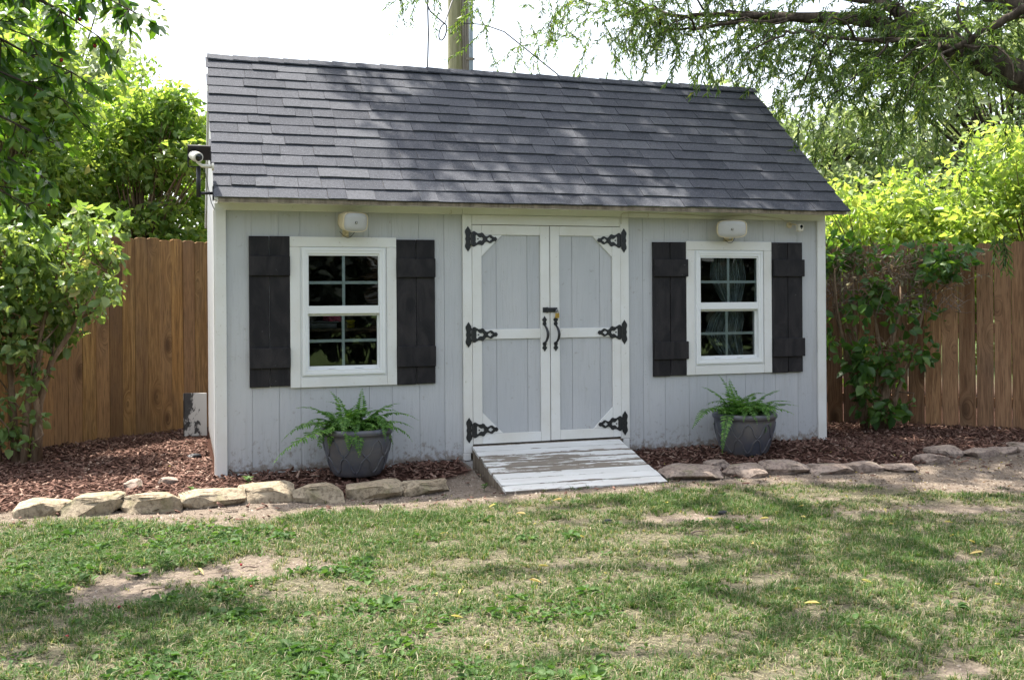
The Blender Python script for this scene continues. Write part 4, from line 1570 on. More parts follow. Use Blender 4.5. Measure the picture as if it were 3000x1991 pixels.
# --- pruned shrub at the left fence
rr = random.Random(15)
sb = (-3.84, 1.55, -.02)
stems = [[(-3.86, 1.52, -.02), (-3.84, 1.52, .35), (-3.80, 1.5, .65), (-3.72, 1.48, 1.05), (-3.6, 1.5, 1.5)],
         [(-3.80, 1.55, -.02), (-3.75, 1.56, .45), (-3.66, 1.55, .78), (-3.45, 1.5, 1.12), (-3.25, 1.5, 1.5)],
         [(-4.04, 1.50, -.02), (-4.07, 1.5, .4), (-4.12, 1.5, .8), (-4.15, 1.5, 1.3)],
         [(-3.92, 1.56, -.02), (-3.95, 1.58, .5), (-3.98, 1.6, .9), (-3.9, 1.6, 1.5)],
         [(-4.2, 1.45, -.02), (-4.25, 1.42, .4), (-4.35, 1.4, 1.0)],
         [(-3.76, 1.50, -.02), (-3.74, 1.46, .3), (-3.78, 1.45, .6), (-3.7, 1.44, .95)]]
cl = []
for _ in range(110):
    x = rr.uniform(-4.75, -3.22)
    zlo = .95 if x > -3.75 else .75
    if x > -3.5:
        zlo = 1.2
    z = rr.uniform(zlo, 1.92)
    y = 1.5 + rr.uniform(-.42, .42)
    if x > -3.3 and z < 1.25:
        continue
    cl.append((x, y, z, rr.uniform(.10, .20)))
for _ in range(26):
    cl.append((rr.uniform(-4.5, -3.62), 1.40 + rr.uniform(-.15, .12), rr.uniform(.15, .95), .09))
tree('pruned_shrub', 'pruned multi-stemmed shrub with sunlit leaves in front of the left fence', 'shrub', sb, (0, 0, 0), cl, 6200, .075, M['leafD'], M['barkS'], 61, None, .36, trunk_r=.036, oval=True, stems=stems, flat=.9)

# --- shrub at the right fence with dry twigs
rr = random.Random(19)
stems = []
for i in range(9):
    a = rr.uniform(-1, 1)
    x0 = 3.58 + .10 * a + rr.uniform(-.03, .03)
    x1 = 3.55 + .62 * a + rr.uniform(-.05, .05)
    y0 = .86 - .05 * a
    stems.append([(x0, y0, -.03), (x0 + (x1 - x0) * .25, y0 - .03, .35), (x0 + (x1 - x0) * .55 + rr.uniform(-.04, .04), y0 - .05, .75), (x0 + (x1 - x0) * .85, y0 - .06 + rr.uniform(-.1, .1), 1.15), (x1, y0 - .05 + rr.uniform(-.15, .1), 1.5)])
cl = []
for _ in range(66):
    z = rr.uniform(.12, 1.72)
    sp = .12 + .48 * min(1, z / 1.1)
    x = 3.56 + rr.uniform(-sp, sp)
    y = .80 - .05 * (x - 3.5) * 4 * .3 + rr.uniform(-.22, .12)
    cl.append((x, y, z, rr.uniform(.06, .14)))
for _ in range(16):
    cl.append((rr.uniform(3.85, 4.28), .45 + rr.uniform(-.12, .1), rr.uniform(1.45, 1.72), .11))
for _ in range(10):
    cl.append((rr.uniform(3.0, 3.35), .85 + rr.uniform(-.15, .1), rr.uniform(1.4, 1.75), .12))
T = tree('twiggy_shrub', 'twiggy shrub with dark leaves and dry clipped top before the right fence', 'shrub', (3.58, .86, -.03), (0, 0, 0), cl, 1350, .085, M['leafE'], M['barkS'], 62, None, .36, trunk_r=.026, oval=True, stems=stems, flat=.9)
tw = MB()
drP = []
for i in range(300):
    x = rr.uniform(2.98, 4.25)
    z = rr.uniform(1.05, 1.66)
    y = .80 - .28 * (x - 3.4) + rr.uniform(-.2, .15)
    p = Vector((x, y, z))
    d = Vector((rr.uniform(-1, 1), rr.uniform(-.7, .7), rr.uniform(-.2, 1.0))).normalized()
    q = p + d * rr.uniform(.08, .2)
    e = q + (d + Vector((rr.uniform(-.8, .8), rr.uniform(-.8, .8), rr.uniform(-.4, .6)))).normalized() * rr.uniform(.05, .12)
    if e.z > 1.76:
        continue
    tw.tube([p, q, e], [.0045, .003, .0015], 3, False)
    drP += [q, e]
tw.build('dry_twigs', M['twig'], T, origin=(3.58, .86, -.03))
rs = np.random.RandomState(5)
P = np.array([tuple(p) for p in drP for _ in range(2)])
P = P[(P[:, 2] > 1.35)]
n = len(P)
leaf_obj('dried_leaves', M['driedleaf'], T, P + rs.normal(size=(n, 3)) * .02, rs.normal(size=(n, 3)) + [0, 0, -.6], rs.normal(size=(n, 3)), .03 + .035 * rs.rand(n), .006 + .006 * rs.rand(n), rs.rand(n), bend=.5)

# --- dark fruit tree hanging in at the upper left (near)
rr = random.Random(23)
FT = empty('fruit_tree', (-4.75, -1.7, -.04))
tag(FT, 'near fruit tree with dark leaves and red fruit at the upper left', 'tree')
b = MB()
b.tube([(-4.75, -1.7, -.04), (-4.7, -1.7, .8), (-4.62, -1.72, 1.6), (-4.5, -1.75, 2.5), (-4.4, -1.8, 3.6)], [.11, .09, .08, .065, .04], 10)
paths = []


def bpath(p0, p1, sag=.15, n=9):
    p0, p1 = Vector(p0), Vector(p1)
    out = []
    for i in range(n):
        t = i / (n - 1)
        out.append(p0.lerp(p1, t) + Vector((rr.uniform(-.02, .02), rr.uniform(-.02, .02), sag * math.sin(math.pi * t) + rr.uniform(-.015, .015))))
    return out


BR = [((-4.45, -1.77, 3.1), (-2.92, -2.1, 2.66)), ((-4.45, -1.77, 3.0), (-3.05, -2.0, 2.56)), ((-4.45, -1.77, 3.1), (-2.95, -1.9, 2.78)),
      ((-4.5, -1.75, 2.6), (-3.17, -2.0, 2.36)), ((-4.5, -1.75, 2.5), (-3.22, -2.05, 2.22)), ((-4.55, -1.75, 2.3), (-3.26, -2.0, 2.02)),
      ((-4.55, -1.75, 2.2), (-3.32, -1.95, 1.86)), ((-4.5, -1.75, 2.6), (-3.35, -2.1, 2.5)), ((-4.6, -1.72, 2.1), (-3.4, -1.9, 1.72)),
      ((-4.5, -1.75, 2.7), (-3.42, -1.7, 2.3)), ((-4.45, -1.75, 2.9), (-3.3, -1.8, 2.72)), ((-4.4, -1.8, 3.4), (-3.1, -1.9, 3.05)), ((-4.4, -1.8, 3.4), (-3.4, -2.4, 2.85)),
      ((-4.55, -1.75, 2.4), (-3.45, -2.2, 1.95)), ((-4.4, -1.8, 3.5), (-3.2, -1.2, 3.3)), ((-4.4, -1.8, 3.5), (-3.6, -.9, 3.6))]
LP, LD = [], []
FR = []
for p0, p1 in BR:
    pa = bpath(p0, p1)
    b.tube(pa, [.022 - .019 * i / 8 for i in range(9)], 6, False)
    for i in range(2, 9):
        for _ in range(3):
            p = pa[i]
            d = Vector((rr.uniform(-.5, 1), rr.uniform(-1, 1), rr.uniform(-.8, .35))).normalized()
            e = p + d * rr.uniform(.08, .24)
            b.tube([p, e], [.004, .0018], 4, False)
            for q in range(8):
                LP.append(p.lerp(e, .2 + .8 * q / 7))
                LD.append((d + Vector((rr.uniform(-1, 1), rr.uniform(-1, 1), rr.uniform(-.9, .2)))).normalized())
            if rr.random() < .10 and p.x > -3.75:
                FR.append(e + Vector((0, 0, -.03)))
b.build('trunk', M['barkW'], FT, True, origin=(-4.75, -1.7, -.04))
rs = np.random.RandomState(9)
P = np.array([tuple(p) for p in LP])
n = len(P)
L = .055 + .045 * rs.rand(n)
leaf_obj('crown', M['leafC'], FT, P, np.array([tuple(d) for d in LD]), rs.normal(size=(n, 3)) * .5 + [0, -.2, .8], L, L * .27, rs.rand(n), oval=True, bend=.2)
fm = MB().lathe([(.0005, -.011), (.006, -.009), (.0105, 0), (.008, .008), (.0005, .010)], 12).mesh('fruit', True)
for p in FR[:14]:
    add('fruit', fm, M['red'], FT, tuple(p))

# --- willow: trunk outside the picture at the right, limbs over the roof
rr = random.Random(31)
WT = empty('willow_tree', (5.35, -1.55, -.05))
tag(WT, 'large willow with dark limbs and narrow leaves hanging over the roof', 'willow tree')
b = MB()
LIMBS = []


def limb(pts, r0, r1, n=9):
    pts = [Vector(p) for p in pts]
    out = []
    for a, c in zip(pts[:-1], pts[1:]):
        for k in range(4):
            out.append(a.lerp(c, k / 4) + Vector((rr.uniform(-.012, .012), rr.uniform(-.02, .02), rr.uniform(-.015, .015))))
    out.append(pts[-1])
    m = len(out) - 1
    b.tube(out, [(r0 + (r1 - r0) * i / m) * rr.uniform(.92, 1.08) for i in range(m + 1)], n)
    LIMBS.append(out)
    return out


limb([(5.35, -1.55, -.05), (5.33, -1.5, .6), (5.25, -1.4, 1.4), (5.1, -1.25, 2.2)], .26, .17, 14)
MAIN = limb([(5.1, -1.25, 2.2), (4.5, -.98, 2.72), (3.716, -0.850, 2.997), (3.450, -0.450, 3.290), (3.420, -0.235, 3.430), (3.302, 0.118, 3.547), (3.282, 0.446, 3.743),
             (3.150, 0.910, 3.873), (2.874, 1.519, 4.019), (2.680, 2.006, 4.177)], .150, .03)
limb([MAIN[-6], (2.531, 2.056, 4.152), (2.332, 2.427, 4.221), (2.176, 2.686, 4.353), (2.090, 2.921, 4.396), (2.039, 3.263, 4.602), (1.806, 3.759, 4.816)], .028, .010, 7)
limb([MAIN[-8], (2.505, 1.715, 3.973), (2.381, 2.094, 4.015), (2.178, 2.478, 4.093), (2.119, 2.608, 4.209)], .022, .008, 7)
limb([(3.984, -1.189, 3.745), (3.560, -1.010, 3.463), (3.391, -0.854, 3.366), (3.176, -0.676, 3.219), (3.101, -0.443, 3.325), (2.817, 0.065, 3.444), (2.623, 0.546, 3.608), (2.548, 0.993, 3.721)], .038, .010, 8)
TOPL = limb([(5.1, -1.25, 2.2), (5.0, -1.2, 3.1), (4.028, -0.530, 3.648), (4.021, -0.217, 3.815), (3.954, 0.124, 4.074), (2.6, .6, 4.9), (1.2, 1.4, 5.8), (-.2, 1.8, 6.4)], .125, .03)
limb([(5.1, -1.25, 2.2), (5.2, -1.3, 3.6), (4.6, -1.8, 5.0), (3.2, -2.6, 6.0), (1.6, -3.2, 6.4), (.2, -3.5, 6.5)], .13, .03)
limb([(5.2, -1.3, 3.6), (5.4, -.4, 5.0), (4.6, .8, 6.2), (3.6, 2.2, 6.8), (2.2, 3.0, 7.0)], .10, .03)
limb([(3.2, -2.6, 6.0), (2.0, -1.6, 7.2), (.6, -.4, 8.4), (-1.2, .6, 9.2)], .07, .02)
limb([(4.6, .8, 6.2), (3.2, 1.6, 7.6), (1.2, 2.4, 8.8), (-1.4, 2.9, 9.4)], .08, .02)
limb([(3.420, -0.235, 3.430), (3.3, .4, 3.9), (3.1, 1.4, 4.3), (2.4, 2.4, 4.6), (1.5, 3.0, 4.7)], .06, .015)
limb([(3.450, -0.450, 3.290), (3.9, .4, 3.6), (4.5, 1.2, 3.8), (5.1, 1.8, 3.8)], .06, .015)
# twisting bare side branches
for k in range(46):
    lm = LIMBS[rr.choice([1, 1, 1, 2, 3, 4, 4, 5, 9, 10])]
    p = Vector(lm[rr.randrange(4, len(lm) - 1) if len(lm) > 6 else 2])
    d = Vector((rr.uniform(-1, .3), rr.uniform(-.6, .6), rr.uniform(-.6, .7))).normalized()
    pts = [p]
    for i in range(7):
        d = (d + Vector((rr.uniform(-.55, .55), rr.uniform(-.55, .55), rr.uniform(-.55, .40)))).normalized()
        pts.append(pts[-1] + d * rr.uniform(.07, .14))
    b.tube(pts, [.013 - .0014 * i for i in range(8)], 5, False)
    LIMBS.append(pts)
b.build('trunk', M['barkW'], WT, True, origin=(5.35, -1.55, -.05))
wl_P, wl_D = [], []
sb_ = MB()


def strand(p, d, L, leaf_step=.018, thick=.0028):
    p = Vector(p)
    d = Vector(d).normalized()
    n = max(4, int(L / .07))
    st = L / n
    pts = [p.copy()]
    for i in range(n):
        d = (d + Vector((rr.uniform(-.38, .38), rr.uniform(-.38, .38), rr.uniform(-.34, .12)))).normalized()
        q = p + d * st
        m = max(1, int(st / leaf_step))
        for k in range(m):
            t = k / m
            for s in (1, -1):
                wl_P.append(p.lerp(q, t))
                wl_D.append((d * .7 + Vector((rr.uniform(-1, 1), rr.uniform(-1, 1), rr.uniform(-1.1, .2)))).normalized())
        p = q
        pts.append(p.copy())
    sb_.tube(pts, [thick * (1 - .7 * i / n) for i in range(n + 1)], 3, False)


def hang(x0, x1, y0, y1, z0, z1, n, L0, L1, floor=None):
    for _ in range(n):
        strand((rr.uniform(x0, x1), rr.uniform(y0, y1), rr.uniform(z0, z1)), (rr.uniform(-.7, .4), rr.uniform(-.5, .5), rr.uniform(-.7, .3)), rr.uniform(L0, L1))


# foliage along the limbs
for li, lm in enumerate(LIMBS):
    if li == 0:
        continue
    hi_ = li in (5, 6, 7, 8, 9)
    for p in lm[2:]:
        p = Vector(p)
        if hi_ and p.z > 4.6:
            for _ in range(6):
                strand(p + Vector((rr.uniform(-.6, .6), rr.uniform(-.6, .6), rr.uniform(-.25, .4))), (rr.uniform(-1, 1), rr.uniform(-1, 1), rr.uniform(-.5, .5)), rr.uniform(.4, .9), .03)
        else:
            near_roof = p.x < 2.3
            for _ in range(2 if (li < 12 and near_roof) else 1):
                strand(p + Vector((rr.uniform(-.12, .12), rr.uniform(.02, .35), rr.uniform(-.08, .1))), (rr.uniform(-1, .6), rr.uniform(-.7, .7), rr.uniform(-.8, .5)), rr.uniform(.22, .5) if near_roof else rr.uniform(.3, .8))
# curtains of hanging twigs seen right of the gable and along the top
hang(2.9, 4.6, -.5, .9, 3.3, 4.1, 18, .4, .9)
hang(3.1, 5.2, .2, 1.8, 2.9, 3.8, 46, .5, 1.1)
hang(3.0, 4.4, 1.5, 3.2, 3.3, 4.3, 42, .5, 1.1)
hang(.9, 2.8, 2.6, 4.4, 4.0, 4.7, 46, .3, .7)
hang(1.6, 3.2, 1.6, 2.8, 3.75, 4.5, 34, .3, .6)
hang(-.2, 1.0, 3.2, 4.6, 4.45, 5.0, 16, .25, .5)
for (x, y, z, L) in ((.55, 3.9, 4.6, .8), (.75, 4.0, 4.5, .75), (1.1, 3.6, 4.35, .75), (-.32, 4.1, 4.75, .45), (-.1, 4.3, 4.8, .4), (1.42, .1, 3.35, .5), (1.36, .05, 3.3, .45), (1.40, .08, 3.4, .45), (1.15, .1, 3.3, .35), (1.46, .12, 3.3, .4)):
    strand((x, y, z), (0, 0, -1), L, .016)
# one low twig at the right picture edge
for _ in range(5):
    strand((3.78 + rr.uniform(-.03, .06), -.5, 1.75 + rr.uniform(-.05, .05)), (-.3, 0, -1), rr.uniform(.2, .34), .016)
# crown overhead, outside the picture: it shades roof and lawn
CROWN = []
for _ in range(300):
    CROWN.append((rr.uniform(-2.6, 4.2), rr.uniform(-1.8, 3.2), rr.uniform(8.0, 10.0)))
for _ in range(150):
    CROWN.append((rr.uniform(-2.2, 1.4), rr.uniform(2.1, 3.8), rr.uniform(8.2, 10.0)))
for _ in range(60):
    CROWN.append((rr.uniform(-.2, 3.4), rr.uniform(.8, 2.6), rr.uniform(8.0, 9.6)))
for _ in range(90):
    CROWN.append((rr.uniform(3.0, 6.5), rr.uniform(-3.0, 3.0), rr.uniform(6.0, 8.5)))
for (x, y, z) in CROWN:
    strand((x, y, z), (rr.uniform(-1, 1), rr.uniform(-1, 1), rr.uniform(-.5, .3)), rr.uniform(.5, 1.0), .022)
sb_.build('twigs', M['barkW'], WT, False, origin=(5.35, -1.55, -.05))
P = np.array([tuple(p) for p in wl_P])
D = np.array([tuple(d) for d in wl_D])
n = len(P)
rs = np.random.RandomState(3)
highz = P[:, 2] > 5.4
L = (.045 + .045 * rs.rand(n)) * np.where(highz, 1.7, 1.0)
leaf_obj('crown', M['willow'], WT, P, D, rs.normal(size=(n, 3)) + [0, 0, .3], L, L * np.where(highz, .16, .085), np.clip(rs.rand(n) * .9 + .12 * (rs.rand(n) > .96), 0, 1), fold=.2, bend=.22)
print('willow leaves', n)

# ------------------------------------------------------------------ utility pole and wires
UP = empty('utility_pole', (1.70, 9.05, -.04))
tag(UP, 'weathered utility pole with a grey conduit rising behind the roof', 'utility pole')
MB().tube([(1.66, 9.05, -.04), (1.67, 9.05, 3), (1.68, 9.05, 6), (1.69, 9.05, 9.5)], [.165, .155, .145, .13], 20).build('pole_shaft', M['pole'], UP, True)
b = MB()
for k in range(3):
    b.box(1.735 + k * .035, 1.765 + k * .035, 8.88 - .004 * k, 8.93, .1, 9.2)
b.build('wood_moulding', M['poleg'], UP, bevel=.003)
MB().tube([(1.872, 8.90, .0), (1.872, 8.90, 9.0)], .042, 16).build('conduit', M['conduit'], UP, True)
for zz in (2.6, 5.17, 7.6):
    b = MB()
    b.box(1.79, 1.93, 8.853, 8.86, zz - .02, zz + .02)
    b.box(1.79, 1.80, 8.86, 8.93, zz - .02, zz + .02)
    b.build('conduit_strap', M['poleg'], UP)


def wire(name, pts, r, lab, cat='wire'):
    o = MB().tube(pts, r, 6).build(name, M['wire'], None, True, origin=pts[0])
    tag(o, lab, cat)


wire('drop_cable', [(.78, 7.24, 6.6), (.765, 7.24, 5.6), (.775, 7.24, 5.1), (.755, 7.24, 4.5), (.75, 7.24, 0)], .012, 'slim vertical cable left of the utility pole', 'cable')
wire('guy_wire', [(1.72, 8.88, 5.75), (1.95, 8.4, 5.62), (2.2, 8.1, 5.45), (2.9, 7.6, 4.72), (4.9, 6.5, 2.2), (6.5, 5.6, 0)], .011, 'thin guy wire slanting down right from the utility pole', 'wire')
lp = []
for i in range(22):
    t = i / 21 * 2 * math.pi
    lp.append((1.23 + .055 * math.sin(t) + .03 * math.cos(t), 8.2, 5.40 + .13 * math.cos(t)))
lp = [(.80, 7.9, 5.95), (1.0, 8.05, 5.66)] + lp + [(1.45, 8.5, 5.95), (1.66, 8.88, 6.3)]
wire('cable_loop', lp, .012, 'looped slack cable hanging beside the utility pole', 'cable')

# ------------------------------------------------------------------ mulch, grass, weeds, litter
rs = np.random.RandomState(77)
CX, CY = -2.6723, -7.414
fx, fy = math.sin(YAW), math.cos(YAW)


def in_view(x, y, m=.35):
    dx, dy = x - CX, y - CY
    dep = dx * fx + dy * fy
    lat = dx * fy - dy * fx
    return (dep > 3.1) & (np.abs(lat) < dep * .4958 + m)


# mulch chips
n = 64000
x = rs.uniform(-5.6, 5.4, n)
y = rs.uniform(-1.2, 3.6, n)
inside = (np.abs(x) < 2.47) & (y > -.015)
ok = (mulch_mask(x, y) > .3) & ~inside & in_view(x, y, 1.0)
strayed = (rs.rand(n) < .04) & (bare_mask(x, y) > .4) & ~inside & in_view(x, y)
ok |= strayed
ok &= ~((np.abs(x + .03) < .63) & (y > -.9))
lf = y - (2.087 + (x + 4.116) * .834)
ok &= (lf < .0) | (x > -1)
rf = y - (1.585 - (x - 3.538) * .953)
ok &= (rf < .0) | (x < 1)
x, y = x[ok], y[ok]
n = len(x)
L = rs.uniform(.012, .05, n) * (1 + .8 * (rs.rand(n) > .9))
wd = rs.uniform(.004, .011, n)
th = rs.uniform(.002, .005, n)
a = rs.uniform(0, 6.283, n)
til = rs.normal(size=n) * .28
rol = rs.normal(size=n) * .4
dx_ = np.stack([np.cos(a) * np.cos(til), np.sin(a) * np.cos(til), np.sin(til)], 1)
sd = unit(np.stack([-np.sin(a), np.cos(a), rol], 1))
nn = np.cross(dx_, sd)
z = gz(x, y) + .006 + np.abs(np.sin(til)) * L * .4 + rs.rand(n) * .012
c = np.stack([x, y, z], 1)
crn = []
for sz_ in (-1, 1):
    for sx_, sy_ in ((-1, -1), (1, -.7), (1, .7), (-1, 1)):
        crn.append(c + dx_ * (L * sx_ / 2)[:, None] + sd * (wd * sy_)[:, None] + nn * (th * sz_ / 2)[:, None])
V = np.stack(crn, 1).reshape(-1, 3)
bs = np.arange(n)[:, None] * 8
F = np.concatenate([bs + np.array([q]) for q in ((4, 5, 6, 7), (0, 1, 5, 4), (1, 2, 6, 5), (2, 3, 7, 6), (3, 0, 4, 7))])
tag(add('mulch', mesh_np('mulch', V, F, {'v': np.repeat(rs.beta(1.6, 2.2, n), 8)}), M['mulch']), 'reddish brown bark mulch chips spread around the shed', 'mulch', kind='stuff')
print('mulch', n)

# grass: tufts of blades of uneven width and height, with flat straw thatch between them
def soil_z(x, y):
    return gz(x, y) - .002


nt_ = 84000
dep = np.sqrt(rs.uniform(3.2 ** 2, 7.4 ** 2, nt_))
lat = rs.uniform(-1, 1, nt_) * (dep * .4958 + 1.2)
tx = CX + dep * fx + lat * fy
ty = CY + dep * fy - lat * fx
tb = bare_mask(tx, ty)
tp = .5 + .5 * sn(tx, ty, 21, 3.0, 4)
tf = .5 + .5 * sn(tx, ty, 22, 16, 3)
right = np.clip((tx + .5) / 3, 0, 1)
dens = np.clip(.22 + .75 * tp + 1.1 * (tf - .5), 0.03, 1) * (1 - .42 * right)
ok = (rs.rand(nt_) > tb * .97) & (rs.rand(nt_) < dens) & (ty < np.interp(tx, EDGE_X, EDGE_Y) + .30)
tx, ty, tp, tf, tb = tx[ok], ty[ok], tp[ok], tf[ok], tb[ok]
nt_ = len(tx)
nb = rs.randint(5, 17, nt_)
ti = np.repeat(np.arange(nt_), nb)
n = len(ti)
thgt = rs.uniform(.016, .040, nt_) * (.65 + .7 * tp) * (1 - .35 * tb)
ttone = rs.rand(nt_)
tstraw = np.clip(.10 + .30 * (1 - tp) + .2 * tb + .25 * (rs.rand(nt_) > .88), 0, .8)
a = rs.uniform(0, 6.283, n)
rad_ = np.abs(rs.normal(size=n)) * .011
x = tx[ti] + np.cos(a) * rad_
y = ty[ti] + np.sin(a) * rad_
H = thgt[ti] * rs.uniform(.5, 1.25, n)
lean = rs.uniform(.2, 1.7, n)
a2 = a + rs.normal(size=n) * .7
dr = np.stack([np.cos(a2), np.sin(a2), np.zeros(n)], 1)
sd = np.stack([-np.sin(a2), np.cos(a2), np.zeros(n)], 1)
upv = np.array([[0, 0, 1.0]])
wd = (rs.uniform(.0008, .0024, n) * (1 + .6 * (ttone[ti] > .8)))[:, None]
p0 = np.stack([x, y, soil_z(x, y)], 1)
p1 = p0 + upv * (H * .6)[:, None] + dr * (H * lean * .30)[:, None]
p2 = p0 + upv * (H * np.where(lean > .8, .7, 1.0))[:, None] + dr * (H * lean)[:, None]
V = np.stack([p0 - sd * wd, p0 + sd * wd, p1 + sd * wd * .8, p1 - sd * wd * .8, p2], 1).reshape(-1, 3)
bs = np.arange(n)[:, None] * 5
straw = rs.rand(n) < tstraw[ti]
v = np.where(straw, rs.uniform(.74, 1, n), np.clip(.05 + .38 * ttone[ti] + .30 * rs.rand(n), 0, .7))
# thatch: flat dry strands on the soil
nh = 76000
dep = np.sqrt(rs.uniform(3.2 ** 2, 7.2 ** 2, nh))
lat = rs.uniform(-1, 1, nh) * (dep * .4958 + 1.0)
hx = CX + dep * fx + lat * fy
hy = CY + dep * fy - lat * fx
ok = (rs.rand(nh) > bare_mask(hx, hy) * .75) & (hy < np.interp(hx, EDGE_X, EDGE_Y) + .2)
hx, hy = hx[ok], hy[ok]
nh = len(hx)
ha = rs.uniform(0, 6.283, nh)
hl = rs.uniform(.015, .05, nh)[:, None]
hd = np.stack([np.cos(ha), np.sin(ha), rs.normal(size=nh) * .12], 1)
hs_ = np.stack([-np.sin(ha), np.cos(ha), np.zeros(nh)], 1) * rs.uniform(.0008, .0018, nh)[:, None]
h0 = np.stack([hx, hy, gz(hx, hy) + .003 + rs.rand(nh) * .007], 1)
HV = np.stack([h0 - hs_, h0 + hs_, h0 + hd * hl * .6 + hs_ * .8, h0 + hd * hl * .6 - hs_ * .8, h0 + hd * hl + hs_ * 3], 1).reshape(-1, 3)
hb = (np.arange(nh)[:, None]) * 5 + n * 5
V = np.concatenate([V, HV])
vv_ = np.concatenate([np.repeat(v, 5), np.repeat(rs.uniform(.72, 1, nh), 5)])
tag(add('grass', mesh_np('grass', V, [np.concatenate([bs, hb]) + np.array([[0, 1, 2, 3]]), np.concatenate([bs, hb]) + np.array([[3, 2, 4]])], {'v': vv_}), M['grass']), 'short patchy lawn grass in front of the shed', 'grass', kind='stuff')
print('grass', n, nh)

# soil crumbs and grit on the bare ground
n = 33000
dep = np.sqrt(rs.uniform(3.2 ** 2, 8.0 ** 2, n))
lat = rs.uniform(-1, 1, n) * (dep * .4958 + 1.0)
x = CX + dep * fx + lat * fy
y = CY + dep * fy - lat * fx
ok = (rs.rand(n) < bare_mask(x, y) * (1 - mulch_mask(x, y))) & ~((np.abs(x + .03) < .62) & (y > -.88))
x, y = x[ok], y[ok]
n = len(x)
sz_ = .0025 + .008 * rs.rand(n) ** 3
c = np.stack([x, y, gz(x, y) + sz_ * .2], 1)
tet = np.array([[1, 0, -.3], [-.5, .87, -.3], [-.5, -.87, -.3], [.1, .1, .9], [.6, .6, .4], [-.6, .2, .5]])
V = (c[:, None, :] + (tet[None] * (.7 + .6 * rs.rand(n, 6, 1))) * sz_[:, None, None]).reshape(-1, 3)
bs = np.arange(n)[:, None] * 6
F = np.concatenate([bs + np.array([q]) for q in ((0, 1, 4), (1, 2, 5), (2, 0, 3), (0, 4, 3), (1, 5, 4), (4, 5, 3), (5, 2, 3))])
tag(add('soil_crumbs', mesh_np('soil_crumbs', V, F, {'v': np.repeat(rs.rand(n), 6)}), M['crumb']), 'crumbs of dry soil and grit on the bare ground', 'soil', kind='stuff')


def scatter(name, mat, label, cat, pick, n, L0, L1, asp, hz, vfun, oval=True, tilt=.35, fold=.15, bend=.2):
    dep = np.sqrt(rs.uniform(3.2 ** 2, 8.2 ** 2, n))
    lat = rs.uniform(-1, 1, n) * (dep * .4958 + 1.0)
    x = CX + dep * fx + lat * fy
    y = CY + dep * fy - lat * fx
    ok = (rs.rand(n) < pick(x, y)) & ~((np.abs(x) < 2.5) & (y > -.03)) & ~((np.abs(x + .03) < .63) & (y > -.88))
    x, y = x[ok], y[ok]
    n = len(x)
    a = rs.uniform(0, 6.283, n)
    D = np.stack([np.cos(a), np.sin(a), rs.normal(size=n) * tilt * .6], 1)
    Nn = np.stack([rs.normal(size=n) * tilt, rs.normal(size=n) * tilt, np.ones(n)], 1)
    P = np.stack([x, y, gz(x, y) + hz * (.4 + rs.rand(n))], 1)
    L = rs.uniform(L0, L1, n)
    V, F, at_ = leaf_arrays(P, D, Nn, L, L * asp, vfun(n), oval=oval, fold=fold, bend=bend)
    tag(add(name, mesh_np(name, V, F, {'v': at_}), mat), label, cat, kind='stuff')


nc = 4600
dep = np.sqrt(rs.uniform(3.3 ** 2, 6.9 ** 2, nc))
lat = rs.uniform(-1, 1, nc) * (dep * .4958 + 1.0)
wx = CX + dep * fx + lat * fy
wy = CY + dep * fy - lat * fx
keep = (rs.rand(nc) < np.clip((-.6 - wx) / 1.5, .06, 1) * (.10 + .9 * (sn(wx, wy, 31, 2.6, 3) > .0))) & (bare_mask(wx, wy) < .35) & (wy < -1.0)
wx, wy = wx[keep], wy[keep]
nc = len(wx)
cnt = rs.randint(4, 34, nc)
ci = np.repeat(np.arange(nc), cnt)
n = len(ci)
spread = rs.uniform(.02, .10, nc)
a = rs.uniform(0, 6.283, n)
rad_ = spread[ci] * np.sqrt(rs.rand(n))
x = wx[ci] + np.cos(a) * rad_
y = wy[ci] + np.sin(a) * rad_
csz = .010 + .034 * rs.rand(nc) ** 2
L = csz[ci] * rs.uniform(.55, 1.3, n)
D = np.stack([np.cos(a), np.sin(a), .25 + rs.normal(size=n) * .35], 1)
Nn = np.stack([rs.normal(size=n) * .5, rs.normal(size=n) * .5, np.ones(n)], 1)
P = np.stack([x, y, gz(x, y) + .006 + .022 * rs.rand(n) * (1 - rad_ / .12)], 1)
asp = rs.uniform(.22, .46, nc)
V, F, at_ = leaf_arrays(P, D, Nn, L, L * asp[ci], np.clip(.5 * rs.rand(nc)[ci] + .5 * rs.rand(n), 0, 1), oval=True, fold=.25, bend=.25)
tag(add('low_weeds', mesh_np('low_weeds', V, F, {'v': at_}), M['weed']), 'broad-leaved weeds and clover growing through the lawn', 'weeds', kind='stuff')
scatter('leaf_litter', M['litter'], 'dry brown leaf bits littering the bare soil', 'leaf litter',
        lambda x, y: np.clip(.10 + .75 * bare_mask(x, y) * (.15 + np.clip((x - .3) / 2, 0, 1)), 0, 1) * (1 - .8 * mulch_mask(x, y)) * (.35 + .65 * (x > 0)),
        14000, .010, .030, .3, .006, lambda n: rs.rand(n) ** 1.2, tilt=.4)
scatter('small_fallen_leaves', M['fallen'], 'tiny yellow willow leaves sprinkled over mulch, dirt and lawn', 'fallen leaves',
        lambda x, y: np.clip(.10 + .22 * (x + 1), .02, 1) * (y > -4.4) * (.35 + .65 * np.clip((y + 2.2) / 1.2, 0, 1)),
        900, .014, .030, .22, .016, lambda n: rs.rand(n) ** 1.3, tilt=.4, bend=.4)

